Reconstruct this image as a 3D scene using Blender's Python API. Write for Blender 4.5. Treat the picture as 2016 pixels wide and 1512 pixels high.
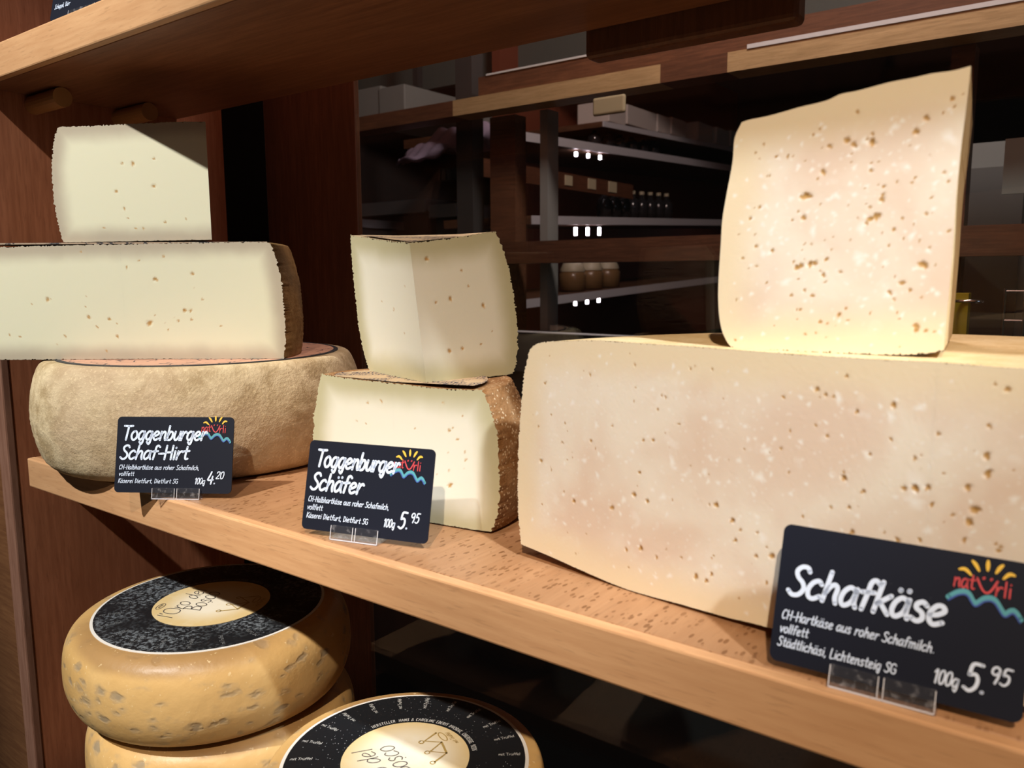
import bpy, bmesh, math, random
import numpy as np
from mathutils import Vector, Matrix
random.seed(7); RNG = np.random.default_rng(11)
S = bpy.context.scene
for o in list(bpy.data.objects): bpy.data.objects.remove(o)
COL = S.collection
rad = math.radians
# ------------------------------------------------------------------ camera
cam = bpy.data.cameras.new('camera'); camo = bpy.data.objects.new('camera', cam); COL.objects.link(camo)
cam.sensor_width = 36; cam.lens = 36*1583.24/2016; cam.clip_start = .01; cam.clip_end = 40
yaw, pitch, roll = 0.641663, 0.134374, -0.0050173
fw = Vector((-math.sin(yaw), math.cos(yaw), 0)); rt = Vector((math.cos(yaw), math.sin(yaw), 0)); up = Vector((0, 0, 1))
f2 = fw*math.cos(pitch)-up*math.sin(pitch); u2 = up*math.cos(pitch)+fw*math.sin(pitch)
r3 = rt*math.cos(roll)+u2*math.sin(roll); u3 = u2*math.cos(roll)-rt*math.sin(roll)
M = Matrix((r3, u3, -f2)).transposed().to_4x4(); M.translation = (0, -.29654, .156)
camo.matrix_world = M
cam.dof.use_dof = True; cam.dof.focus_distance = .62; cam.dof.aperture_fstop = 14
S.camera = camo
# ------------------------------------------------------------------ light and exposure
S.view_settings.view_transform = 'Standard'; S.view_settings.look = 'None'
S.view_settings.gamma = 1; S.view_settings.use_curve_mapping = False
S.view_settings.exposure = 0.0
wd = bpy.data.worlds.new('shop_ambient'); S.world = wd; wd.use_nodes = True
wd.node_tree.nodes['Background'].inputs[0].default_value = (1, .86, .72, 1)
wd.node_tree.nodes['Background'].inputs[1].default_value = .02
def spot(name, loc, tgt, energy, col, size=70, blend=.35, r=.02):
    l = bpy.data.lights.new(name, 'SPOT'); l.energy = energy; l.color = col
    l.spot_size = rad(size); l.spot_blend = blend; l.shadow_soft_size = r
    o = bpy.data.objects.new(name, l); COL.objects.link(o); o.location = loc
    o.rotation_euler = (Vector(tgt)-Vector(loc)).to_track_quat('-Z', 'Y').to_euler()
    return o
WARM = (1, .89, .76)
spot('ceiling_spot', (.91, -.46, 1.40), (-.188, .06, .072), 192, (.86, .94, 1), 8.2, .3, .045)     # cool white
spot('ceiling_spot', (.48, -1.16, 1.40), (-.16, .05, -.05), 146, (1, .80, .61), 29, 1., .02)      # warm
spot('ceiling_spot', (-.55, -1.12, 1.375), (-.67, .05, .0), 165, (1, .98, .93), 27, .7, .018)    # neutral, left
al = bpy.data.lights.new('daylight_window', 'AREA'); al.energy = 1.8; al.size = .4; al.color = (.62, .74, 1)
alo = bpy.data.objects.new('daylight_window', al); COL.objects.link(alo); alo.location = (1.3, -.05, .5)
alo.rotation_euler = (Vector((-.05, .06, .18))-Vector(alo.location)).to_track_quat('-Z', 'Y').to_euler()
pl = bpy.data.lights.new('back_room_light', 'POINT'); pl.energy = 42; pl.color = (1, .78, .74); pl.shadow_soft_size = .1
plo = bpy.data.objects.new('back_room_light', pl); COL.objects.link(plo); plo.location = (-.3, .55, 1.15)
# ------------------------------------------------------------------ helpers
def tag(o, label=None, cat=None, group=None, kind=None):
    for k, v in (('label', label), ('category', cat), ('group', group), ('kind', kind)):
        if v: o[k] = v
    return o
def empty(name, loc=(0, 0, 0), rz=0, label=None, cat=None, group=None):
    o = bpy.data.objects.new(name, None); COL.objects.link(o); o.location = loc; o.rotation_euler = (0, 0, rz)
    o.empty_display_size = .02
    return tag(o, label, cat, group)
def mk(name, verts, faces, mat, parent=None, smooth=False):
    me = bpy.data.meshes.new(name); me.from_pydata([tuple(v) for v in verts], [], faces); me.validate(); me.update()
    if smooth: me.polygons.foreach_set('use_smooth', [True]*len(me.polygons))
    if mat: me.materials.append(mat)
    o = bpy.data.objects.new(name, me); COL.objects.link(o)
    if parent: o.parent = parent
    return o
def bmobj(name, bm, mat, parent=None, smooth=False):
    bmesh.ops.recalc_face_normals(bm, faces=bm.faces)
    me = bpy.data.meshes.new(name); bm.to_mesh(me); bm.free()
    if smooth: me.polygons.foreach_set('use_smooth', [True]*len(me.polygons))
    me.materials.append(mat); o = bpy.data.objects.new(name, me); COL.objects.link(o)
    if parent: o.parent = parent
    return o
def add_box(bm, a, b, bev=0, seg=2):
    r = bmesh.ops.create_cube(bm, size=1); vs = r['verts']
    for v in vs: v.co = Vector([(a[i]+b[i])/2+v.co[i]*(b[i]-a[i]) for i in range(3)])
    if bev:
        es = list({e for v in vs for e in v.link_edges})
        bmesh.ops.bevel(bm, geom=es, offset=bev, segments=seg, affect='EDGES', profile=.5)
def box(name, a, b, mat, parent=None, bev=0, seg=2):
    bm = bmesh.new(); add_box(bm, a, b, bev, seg); return bmobj(name, bm, mat, parent)
def lathe(name, prof, mat, parent=None, n=96, loc=(0, 0, 0), smooth=True):
    vs = []; fs = []; m = len(prof)
    for i in range(n):
        a = 2*math.pi*i/n
        for r, z in prof: vs.append((loc[0]+r*math.cos(a), loc[1]+r*math.sin(a), loc[2]+z))
    for i in range(n):
        j = (i+1) % n
        for k in range(m-1): fs.append((i*m+k, j*m+k, j*m+k+1, i*m+k+1))
    return mk(name, vs, fs, mat, parent, smooth)
def cyl(name, a, b, r, mat, parent=None, n=20, r2=None):
    a = Vector(a); b = Vector(b); q = (b-a).to_track_quat('Z', 'Y'); L = (b-a).length; r2 = r if r2 is None else r2
    vs = []; fs = []
    for z, rr in ((0, r), (L, r2)):
        for i in range(n):
            t = 2*math.pi*i/n; vs.append(a+q@Vector((rr*math.cos(t), rr*math.sin(t), z)))
    for i in range(n): fs.append((i, (i+1) % n, n+(i+1) % n, n+i))
    fs.append(tuple(range(n))[::-1]); fs.append(tuple(range(n, 2*n)))
    return mk(name, vs, fs, mat, parent)
# ------------------------------------------------------------------ materials
class NT:
    def __init__(s, name):
        s.m = bpy.data.materials.new(name); s.m.use_nodes = True; s.t = s.m.node_tree
        s.b = s.t.nodes['Principled BSDF']; s.out = s.t.nodes['Material Output']
    def n(s, typ, **kw):
        x = s.t.nodes.new('ShaderNode'+typ)
        for k, v in kw.items(): setattr(x, k, v)
        return x
    def put(s, sock, v):
        if hasattr(v, 'is_output') or isinstance(v, bpy.types.NodeSocket): s.t.links.new(v, sock)
        elif isinstance(v, (tuple, list)) and len(v) == 3 and sock.type == 'RGBA': sock.default_value = (*v, 1)
        else: sock.default_value = v
    def co(s, scale=(1, 1, 1), rot=(0, 0, 0), kind='Object'):
        tc = s.n('TexCoord'); mp = s.n('Mapping'); s.t.links.new(tc.outputs[kind], mp.inputs[0])
        mp.inputs['Scale'].default_value = scale; mp.inputs['Rotation'].default_value = rot
        return mp.outputs[0]
    def noise(s, v, scale, detail=4, rough=.55, dist=0):
        x = s.n('TexNoise'); s.t.links.new(v, x.inputs['Vector'])
        x.inputs['Scale'].default_value = scale; x.inputs['Detail'].default_value = detail
        x.inputs['Roughness'].default_value = rough; x.inputs['Distortion'].default_value = dist
        return x.outputs['Fac']
    def vor(s, v, scale, out='Distance', feature='F1', rnd=1):
        x = s.n('TexVoronoi', feature=feature); s.t.links.new(v, x.inputs['Vector']); x.inputs['Scale'].default_value = scale
        x.inputs['Randomness'].default_value = rnd
        return x.outputs[out]
    def wave(s, v, scale, dist=3, detail=2, dscale=1, direction='X'):
        x = s.n('TexWave', bands_direction=direction); s.t.links.new(v, x.inputs['Vector'])
        x.inputs['Scale'].default_value = scale; x.inputs['Distortion'].default_value = dist
        x.inputs['Detail'].default_value = detail; x.inputs['Detail Scale'].default_value = dscale
        return x.outputs['Fac']
    def ramp(s, f, a, b, lo=0., hi=1.):
        x = s.n('MapRange', interpolation_type='SMOOTHSTEP'); s.put(x.inputs['Value'], f)
        for k, v in zip(('From Min', 'From Max', 'To Min', 'To Max'), (a, b, lo, hi)): x.inputs[k].default_value = v
        return x.outputs[0]
    def mth(s, op, a, b=0.):
        x = s.n('Math', operation=op); s.put(x.inputs[0], a); s.put(x.inputs[1], b); return x.outputs[0]
    def mix(s, f, a, b, blend='MIX'):
        x = s.n('Mix', data_type='RGBA', blend_type=blend); s.put(x.inputs[0], f); s.put(x.inputs[6], a); s.put(x.inputs[7], b)
        return x.outputs[2]
    def attr(s, name):
        x = s.n('Attribute'); x.attribute_name = name; return x.outputs['Fac']
    def bump(s, h, strength=.3, dist=.001):
        x = s.n('Bump'); s.put(x.inputs['Height'], h); x.inputs['Strength'].default_value = strength; x.inputs['Distance'].default_value = dist
        s.t.links.new(x.outputs[0], s.b.inputs['Normal'])
    def set(s, **kw):
        for k, v in kw.items(): s.put(s.b.inputs[k.replace('_', ' ')], v)
        return s.m
def plain(name, col, rough=.5, metal=0, **kw):
    t = NT(name); return t.set(Base_Color=col, Roughness=rough, Metallic=metal, **kw)
def wood(name, col, dark, grain='x', fleck=0, rough=.42, fine=1.0, fdir='y'):
    t = NT(name)
    st = {'x': (3, 40, 40), 'y': (40, 3, 40), 'z': (40, 40, 3)}[grain]
    v = t.co(st)
    g = t.noise(v, 6*fine, 5, .6, .3)
    c = t.mix(t.ramp(g, .3, .75), dark, col)
    big = t.noise(t.co({'x': (1, 6, 6), 'y': (6, 1, 6), 'z': (6, 6, 1)}[grain]), 2.2, 3, .5, .6)
    c = t.mix(t.ramp(big, .35, .7, 0, .45), c, tuple(x*.72 for x in dark))
    fl = t.noise(t.co({'x': (60, 700, 700), 'y': (700, 60, 700), 'z': (700, 700, 60)}[grain]), 1., 2, .5)
    c = t.mix(t.ramp(fl, .58, .68, 0, .35), c, tuple(x*.6 for x in dark))
    h = g
    if fleck:
        warp = t.n('VectorMath', operation='ADD')
        base = t.co((430, 170, 400) if fdir == 'y' else (210, 560, 400), rot=(0, 0, rad(-10)))
        nz = t.n('TexNoise'); nz.inputs['Scale'].default_value = 30
        t.t.links.new(t.co(), nz.inputs['Vector'])
        t.t.links.new(base, warp.inputs[0]); t.t.links.new(nz.outputs['Color'], warp.inputs[1])
        x = t.n('TexVoronoi'); t.t.links.new(warp.outputs[0], x.inputs['Vector']); x.inputs['Scale'].default_value = 1
        sep = t.n('SeparateColor'); t.t.links.new(x.outputs['Color'], sep.inputs[0])
        size = t.ramp(sep.outputs[0], .25, 1, .0, .46)
        m = t.mth('LESS_THAN', x.outputs['Distance'], size)
        dens = t.ramp(t.noise(t.co(), 30, 2), .36, .6, .45, 1)
        c = t.mix(t.mth('MULTIPLY', t.mth('MULTIPLY', m, dens), fleck), c, (.17, .070, .024))
    t.bump(h, .08, .0006)
    return t.set(Base_Color=c, Roughness=rough, Specular_IOR_Level=.35)
M_SHELF = wood('oiled_beech_top', (.46, .25, .125), (.39, .20, .095), 'y', fleck=.85)
M_EDGE = wood('oiled_beech_edge', (.72, .42, .215), (.61, .33, .16), 'x')
M_LIP = wood('oiled_beech_lipping', (.72, .42, .21), (.60, .32, .14), 'x')
M_PANEL = wood('reddish_beech_panel', (.48, .185, .092), (.35, .125, .060), 'z')
M_PANELEDGE = wood('panel_edge_wood', (.31, .165, .115), (.21, .10, .065), 'z')
M_DARKWOOD = wood('dark_stained_timber', (.17, .075, .036), (.09, .04, .02), 'x', rough=.55)
M_POST = wood('dark_post_wood', (.20, .085, .045), (.13, .055, .03), 'z')
M_LITWOOD = wood('lit_painted_timber', (.58, .42, .21), (.40, .28, .13), 'x', rough=.6)  # paler copy of the rail wood with the light painted in
M_PEG = plain('peg_beech', (.45, .22, .08), .4)
M_BLACK = plain('black_gap', (.006, .006, .006), .8)
M_STEEL = plain('brushed_steel', (.42, .43, .44), .35, .9)
M_PALEMETAL = plain('pale_metal_strip', (.62, .66, .66), .4)
M_CHROME = plain('chrome', (.8, .8, .8), .12, 1)
M_GREYPAINT = plain('grey_paint', (.23, .24, .22), .6)
M_DARKPAINT = plain('dark_paint', (.035, .035, .033), .6)
M_WHITE = plain('white_shelf_edge', (.62, .6, .62), .5)

def paste(name, core, edge, ew, tint=None, hole_c=(.50, .29, .10), white_c=(.94, .90, .83), mott=0., rough=.42, sss=.12, corner=None):
    """cut cheese: colour runs from the core to the darker ripened zone under the rind"""
    t = NT(name); v = t.co()
    e = t.attr('edge'); n1 = t.noise(v, 30, 3)
    ee = t.mth('ADD', e, t.mth('MULTIPLY', t.mth('SUBTRACT', n1, .5), ew*.5))
    c = core
    if tint:
        c = t.mix(t.ramp(t.noise(v, 17, 3, .5, .4), .36, .66, 0, mott), core, tint)
        sp = t.vor(v, 260); c = t.mix(t.ramp(sp, .08, .3, .3, 0), c, white_c)
        c = t.mix(t.ramp(t.noise(v, 95, 2), .60, .74, 0, .35), c, white_c)
    c = t.mix(t.ramp(ee, ew*.12, ew, 1, 0), c, edge)
    c = t.mix(t.attr('white'), c, white_c)
    c = t.mix(t.attr('hole'), c, hole_c)
    fine = t.noise(v, 900, 3); pores = t.ramp(t.vor(v, 420), .0, .12, -1, 0)
    t.bump(t.mth('ADD', fine, t.mth('MULTIPLY', pores, .6)), .025, .0004)
    return t.set(Base_Color=c, Roughness=rough, Subsurface_Weight=sss, Subsurface_Radius=(1., .7, .4), Subsurface_Scale=.003, Specular_IOR_Level=.4)
M_PASTE_SOFT = paste('semi_hard_paste', (.78, .745, .545), (.50, .43, .32), .016)
M_PASTE_MID = paste('semi_hard_paste_pale', (.77, .74, .62), (.50, .46, .29), .020)
M_PASTE_HARD = paste('hard_cheese_paste', (.88, .80, .68), (.85, .72, .51), .024, tint=(.77, .59, .46), mott=.8)
def rind(name, a, b, c, scale=60, bump=.5, spots=None, speck=None):
    t = NT(name); v = t.co()
    n1 = t.noise(v, scale, 5, .65, .4); n2 = t.noise(v, scale*.22, 3, .5)
    col = t.mix(t.ramp(n1, .35, .65), a, b)
    col = t.mix(t.ramp(n2, .45, .68, 0, .7), col, c)
    fine = t.noise(v, scale*9, 4, .7)
    col = t.mix(t.ramp(fine, .52, .72, 0, .5), col, tuple(min(1, x*1.35) for x in b))
    if speck: col = t.mix(t.ramp(t.vor(v, 360), .20, .30, .85, 0), col, speck)
    h = t.mth('ADD', n1, t.mth('MULTIPLY', fine, .6))
    t.bump(h, bump, .0012)
    return t.set(Base_Color=col, Roughness=.75, Specular_IOR_Level=.25)
M_RIND_WHEEL = rind('pale_washed_rind', (.43, .31, .165), (.70, .56, .35), (.54, .39, .25), 46, .9)
M_RIND_SLAB = rind('brown_washed_rind', (.22, .115, .035), (.34, .20, .075), (.16, .10, .05), 70, .6)
M_RIND_MID = rind('brown_speckled_rind', (.26, .12, .04), (.36, .20, .09), (.20, .10, .05), 80, .9, speck=(.66, .50, .32))
M_RIND_PALE = rind('pale_edge_rind', (.60, .45, .28), (.70, .55, .37), (.48, .33, .2), 90, .5)
M_RIND_HARD = rind('yellow_hard_rind', (.66, .48, .24), (.76, .60, .36), (.62, .44, .22), 50, .3)
def wax(name):
    t = NT(name); v = t.co()
    n = t.noise(v, 16, 4, .5, .3)
    col = t.mix(t.ramp(n, .35, .7), (.60, .37, .135), (.70, .46, .19))
    sv = t.noise(t.co((1, 1, 1.6)), 75, 2, .5)
    x = t.n('TexVoronoi'); t.t.links.new(t.co((1, 1, 1.5)), x.inputs['Vector']); x.inputs['Scale'].default_value = 74
    sep = t.n('SeparateColor'); t.t.links.new(x.outputs['Color'], sep.inputs[0])
    sz = t.ramp(sep.outputs[0], .35, 1, .0, .36)
    d = t.mth('SUBTRACT', sz, t.mth('ADD', x.outputs['Distance'], t.mth('MULTIPLY', t.mth('SUBTRACT', sv, .5), 1.5)))
    col = t.mix(t.ramp(d, -.34, .34, 0, .66), col, (.22, .21, .18))
    col = t.mix(t.ramp(t.noise(v, 30, 3), .6, .78, 0, .5), col, (.42, .30, .14))
    # browner shoulder ring round the label, where the coat is worn
    col = t.mix(t.ramp(t.mth('ADD', t.attr('shoulder'), t.mth('MULTIPLY', t.mth('SUBTRACT', n, .5), .8)), .25, .75, 0, .85), col, (.33, .19, .075))
    col = t.mix(t.ramp(t.noise(v, 260, 2), .66, .74, 0, .5), col, (.85, .68, .4))
    t.bump(t.mth('ADD', t.noise(v, 60, 4), t.mth('MULTIPLY', t.ramp(d, -.1, .2), -.5)), .4, .0018)
    return t.set(Base_Color=col, Roughness=.42, Specular_IOR_Level=.45)
M_WAX = wax('golden_truffle_coat')
M_CARD = NT('charcoal_card')
_v = M_CARD.co()
M_CARD = M_CARD.set(Base_Color=M_CARD.mix(M_CARD.ramp(M_CARD.vor(_v, 170), .02, .035, 1, 0), (.0085, .0105, .020), (.08, .09, .11)), Roughness=.5, Specular_IOR_Level=.22)
M_INK = plain('pale_blue_white_print', (.70, .80, .98), .5)
M_YEL = plain('yellow_print', (.80, .50, .06), .5)
M_RED = plain('red_print', (.62, .07, .08), .5)
M_TEAL = plain('teal_print', (.09, .34, .40), .5)
M_BLUE = plain('blue_print', (.05, .10, .36), .5)
def clear(name, tint=(1, 1, 1), rough=.0):
    t = NT(name); return t.set(Base_Color=tint, Roughness=rough, Transmission_Weight=1., IOR=1.45)
def acrylic(name):
    t = NT(name); t.t.nodes.remove(t.b)
    tr = t.n('BsdfTransparent'); tr.inputs[0].default_value = (.93, .93, .95, 1)
    gl = t.n('BsdfGlossy'); gl.inputs['Roughness'].default_value = .12; gl.inputs[0].default_value = (1, 1, 1, 1)
    df = t.n('BsdfDiffuse'); df.inputs[0].default_value = (.75, .75, .78, 1)
    fr = t.n('LayerWeight'); fr.inputs[0].default_value = .5; ff = t.mth('ADD', .04, t.mth('MULTIPLY', t.mth('POWER', fr.outputs['Facing'], 5.), .9))
    sc = t.ramp(t.noise(t.co(), 350, 3), .55, .74, .015, .14)
    m0 = t.n('MixShader'); t.put(m0.inputs[0], sc); t.t.links.new(tr.outputs[0], m0.inputs[1]); t.t.links.new(df.outputs[0], m0.inputs[2])
    m1 = t.n('MixShader'); t.put(m1.inputs[0], ff); t.t.links.new(m0.outputs[0], m1.inputs[1]); t.t.links.new(gl.outputs[0], m1.inputs[2])
    t.t.links.new(m1.outputs[0], t.out.inputs[0]); return t.m
M_ACRYL = acrylic('clear_acrylic')
M_ACRYLGLINT = plain('painted_edge_highlight', (.72, .72, .76), .25)  # highlight along the clear edges, painted as a pale colour
def pane(name):
    t = NT(name); t.t.nodes.remove(t.b)
    tr = t.n('BsdfTransparent'); tr.inputs[0].default_value = (.86, .88, .87, 1)
    gl = t.n('BsdfGlossy'); gl.inputs['Roughness'].default_value = .0
    fr = t.n('LayerWeight'); fr.inputs[0].default_value = .5
    mx = t.n('MixShader'); t.put(mx.inputs[0], t.mth('ADD', .035, t.mth('MULTIPLY', t.mth('POWER', fr.outputs['Facing'], 5.), .9))); t.t.links.new(tr.outputs[0], mx.inputs[1]); t.t.links.new(gl.outputs[0], mx.inputs[2])
    t.t.links.new(mx.outputs[0], t.out.inputs[0]); return t.m
M_PANE = pane('window_glass')
def glow(name, col, st):
    t = NT(name); return t.set(Base_Color=(.8, .8, .8), Emission_Color=col, Emission_Strength=st)
M_LED = glow('led_tube', (1, .84, .96), 26)
# ------------------------------------------------------------------ brush lettering
GL = {
'T': (.5, [[(0, 1), (.27, .985), (.52, 1.0)], [(.27, .99), (.235, .5), (.2, 0)]]),
'S': (.46, [[(.42, .86), (.35, .99), (.2, .98), (.1, .82), (.16, .62), (.3, .46), (.36, .25), (.26, .04), (.1, .0), (-.02, .12)]]),
'C': (.45, [[(.40, .84), (.3, .99), (.14, .88), (.04, .55), (.06, .15), (.18, 0), (.34, .14)]]),
'H': (.5, [[(.08, 1), (.04, 0)], [(.44, 1), (.40, 0)], [(.06, .5), (.42, .52)]]),
'K': (.46, [[(.08, 1), (.04, 0)], [(.42, 1), (.08, .48)], [(.14, .54), (.42, 0)]]),
'D': (.47, [[(.08, .98), (.04, 0)], [(.02, .98), (.28, .9), (.42, .55), (.32, .16), (.04, .0)]]),
'L': (.38, [[(.08, 1), (.04, .02), (.34, .03)]]),
'B': (.44, [[(.06, 1), (.06, 0)], [(.06, .99), (.3, .92), (.32, .68), (.08, .54)], [(.08, .54), (.36, .46), (.38, .14), (.06, 0)]]),
'O': (.6, [[(.3, 1), (.1, .86), (.03, .5), (.1, .12), (.3, 0), (.5, .12), (.56, .5), (.5, .86), (.3, 1)]]),
'E': (.4, [[(.34, 1), (.06, 1)], [(.06, 1), (.06, 0)], [(.06, 0), (.35, 0)], [(.06, .52), (.3, .52)]]),
'R': (.45, [[(.06, 1), (.06, 0)], [(.06, 1), (.32, .94), (.34, .62), (.08, .5)], [(.16, .5), (.4, 0)]]),
'A': (.5, [[(.02, 0), (.24, 1)], [(.24, 1), (.46, 0)], [(.1, .36), (.38, .36)]]),
'N': (.5, [[(.06, 0), (.06, 1)], [(.06, 1), (.42, 0)], [(.42, 0), (.42, 1)]]),
'I': (.2, [[(.1, 1), (.1, 0)]]), 'G': (.52, [[(.45, .84), (.3, 1), (.1, .86), (.03, .5), (.1, .12), (.3, 0), (.45, .14), (.45, .45), (.3, .45)]]),
'M': (.6, [[(.06, 0), (.1, 1)], [(.1, 1), (.3, .2)], [(.3, .2), (.5, 1)], [(.5, 1), (.54, 0)]]),
'V': (.5, [[(.03, 1), (.24, 0)], [(.24, 0), (.46, 1)]]),
'&': (.55, [[(.5, .1), (.2, .75), (.24, 1), (.36, .85), (.1, .45), (.06, .12), (.2, 0), (.46, .4)]]),
'o': (.45, [[(.2, .62), (.07, .5), (.02, .26), (.1, .03), (.22, 0), (.34, .14), (.37, .38), (.3, .58), (.2, .62)]]),
'g': (.47, [[(.34, .56), (.2, .62), (.07, .46), (.03, .2), (.1, .03), (.2, .03), (.31, .2), (.37, .5)], [(.38, .6), (.36, .2), (.32, -.14), (.24, -.3), (.13, -.16)]]),
'e': (.43, [[(.04, .28), (.2, .32), (.34, .46), (.28, .6), (.15, .58), (.04, .36), (.05, .12), (.16, 0), (.34, .1)]]),
'n': (.44, [[(.07, .6), (.03, 0)], [(.04, .26), (.14, .5), (.26, .6), (.33, .5), (.31, .2), (.35, 0)]]),
'm': (.62, [[(.07, .6), (.03, 0)], [(.04, .26), (.13, .52), (.24, .58), (.28, .4), (.26, 0)], [(.28, .3), (.38, .54), (.48, .58), (.52, .4), (.52, 0)]]),
'b': (.44, [[(.1, 1), (.03, .02)], [(.05, .3), (.18, .58), (.32, .55), (.35, .3), (.26, .06), (.12, 0), (.03, .08)]]),
'u': (.45, [[(.07, .6), (.03, .24), (.08, .03), (.2, .04), (.34, .3)], [(.39, .6), (.36, .25), (.37, 0)]]),
'r': (.36, [[(.08, .6), (.03, 0)], [(.05, .22), (.16, .5), (.27, .6), (.33, .54)]]),
'c': (.4, [[(.33, .52), (.24, .62), (.1, .52), (.02, .28), (.06, .06), (.18, 0), (.34, .12)]]),
'h': (.45, [[(.11, 1), (.03, 0)], [(.05, .26), (.16, .52), (.27, .6), (.34, .48), (.32, .2), (.36, 0)]]),
'a': (.46, [[(.33, .56), (.2, .62), (.07, .46), (.02, .2), (.08, .02), (.18, .03), (.3, .2), (.36, .52)], [(.37, .6), (.35, .2), (.4, .0)]]),
'f': (.36, [[(.4, .9), (.3, 1), (.2, .9), (.16, .5), (.1, 0)], [(.02, .56), (.32, .6)]]),
't': (.36, [[(.2, .92), (.15, .3), (.18, .04), (.3, .06)], [(.03, .6), (.34, .63)]]),
'i': (.2, [[(.1, .6), (.07, 0)], [(.12, .84), (.125, .86)]]),
'l': (.2, [[(.12, 1), (.06, 0)]]),
's': (.38, [[(.32, .52), (.22, .62), (.1, .54), (.1, .4), (.24, .28), (.27, .1), (.16, 0), (.02, .08)]]),
'k': (.42, [[(.11, 1), (.03, 0)], [(.36, .6), (.07, .28)], [(.14, .34), (.36, 0)]]),
'v': (.4, [[(.03, .6), (.15, 0)], [(.15, 0), (.36, .62)]]),
'd': (.46, [[(.33, .52), (.2, .6), (.06, .42), (.03, .14), (.12, 0), (.24, .1), (.34, .36)], [(.4, 1), (.35, .3), (.37, 0)]]),
'p': (.44, [[(.08, .6), (.02, -.32)], [(.05, .3), (.18, .58), (.32, .55), (.35, .3), (.26, .06), (.12, 0), (.05, .08)]]),
'-': (.36, [[(.05, .40), (.3, .42)]]), '.': (.2, [[(.07, .03), (.08, .04)]]), ',': (.2, [[(.08, .06), (.03, -.12)]]), "'": (.15, [[(.1, 1), (.06, .8)]]), ':': (.2, [[(.08, .1), (.085, .1)], [(.09, .55), (.095, .55)]]), ' ': (.28, []),
'0': (.46, [[(.24, 1), (.09, .82), (.04, .4), (.1, .06), (.2, 0), (.33, .16), (.39, .6), (.34, .92), (.24, 1)]]),
'1': (.3, [[(.02, .78), (.18, 1), (.15, .5), (.13, 0)]]), '2': (.45, [[(.06, .78), (.16, .98), (.34, .94), (.36, .7), (.2, .35), (.02, .03), (.36, .04)]]),
'4': (.46, [[(.22, 1), (.14, .7), (.03, .32), (.4, .34)], [(.34, .62), (.28, 0)]]), '5': (.46, [[(.42, 1), (.16, .98), (.1, .6)], [(.1, .58), (.28, .62), (.36, .42), (.32, .15), (.18, 0), (.02, .08)]]),
'9': (.46, [[(.36, .7), (.24, .52), (.08, .6), (.08, .86), (.22, 1), (.36, .88), (.37, .6), (.33, .3), (.26, 0)]]),
'8': (.44, [[(.34, .86), (.22, 1), (.08, .84), (.18, .56), (.34, .34), (.3, .06), (.16, 0), (.04, .18), (.14, .46), (.32, .7), (.34, .86)]]), '3': (.42, [[(.05, .88), (.2, 1), (.34, .82), (.18, .54), (.36, .3), (.22, 0), (.03, .1)]]),
'6': (.44, [[(.32, 1), (.12, .6), (.05, .25), (.14, .02), (.3, .1), (.34, .35), (.22, .48), (.08, .34)]]), '7': (.42, [[(.03, 1), (.38, .98), (.16, 0)]]), '%': (.6, [[(.5, 1), (.06, 0)], [(.1, .95), (.11, .9)], [(.46, .1), (.47, .06)]]),
}
GL['ä'] = (GL['a'][0], GL['a'][1]+[[(.12, .84), (.125, .86)], [(.32, .86), (.325, .88)]])
GL['ü'] = (GL['u'][0], GL['u'][1]+[[(.12, .84), (.125, .86)], [(.32, .86), (.325, .88)]])
def crom(pts, k=7):
    if len(pts) < 3: return [pts[0], pts[-1]]
    P = [np.array(p, float) for p in pts]; closed = np.allclose(P[0], P[-1])
    a = [P[-2]]+P+[P[1]] if closed else [2*P[0]-P[1]]+P+[2*P[-1]-P[-2]]
    out = []
    for i in range(1, len(a)-2):
        p0, p1, p2, p3 = a[i-1:i+3]
        for j in range(k):
            t = j/k; out.append(.5*(2*p1+(p2-p0)*t+(2*p0-5*p1+4*p2-p3)*t*t+(3*p1-p0-3*p2+p3)*t**3))
    out.append(P[-1]); return out
def ribbon(path, w, vs, fs, taper=False):
    """flat round-ended stroke of width w along a 2D path"""
    P = [np.array(p, float) for p in path]; n = len(P); b = len(vs); hw = w/2
    for i, q in enumerate(P):
        d = P[min(i+1, n-1)]-P[max(i-1, 0)]; L = np.hypot(*d); d = d/L if L > 1e-12 else np.array([1., 0])
        m = np.array([-d[1], d[0]]); h = hw*(1-.6*abs(2*i/(n-1)-1)**2) if taper else hw
        vs.append(tuple(q+m*h)); vs.append(tuple(q-m*h))
    for i in range(n-1): fs.append((b+2*i, b+2*i+1, b+2*i+3, b+2*i+2))
    for q in (P[0], P[-1]):
        if taper: break
        c = len(vs)
        for j in range(10): vs.append((q[0]+hw*math.cos(j*.628), q[1]+hw*math.sin(j*.628)))
        fs.append(tuple(range(c, c+10)))
def text2d(txt, x, y, size, fit=None, wt=.13, shear=.10, track=.0):
    adv = sum(GL[c][0]+track for c in txt); sx = size if not fit else fit/adv
    vs = []; fs = []; cx = 0
    for ch in txt:
        a, st = GL[ch]
        for s in st:
            q = [(x+(cx+p[0]+shear*p[1])*sx, y+p[1]*size) for p in (crom(s) if len(s) > 2 else s)]
            ribbon(q, wt*size, vs, fs)
        cx += a+track
    return vs, fs
def flat(name, parts, mat, parent, frame, off):
    """2D shapes laid on a surface: frame = (origin, xdir, ydir, normal)"""
    o, X, Y, N = frame; vs = []; fs = []
    for v, f in parts:
        b = len(vs); vs += [o+X*p[0]+Y*p[1]+N*off for p in v]; fs += [tuple(b+i for i in q) for q in f]
    return mk(name, vs, fs, mat, parent)
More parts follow.
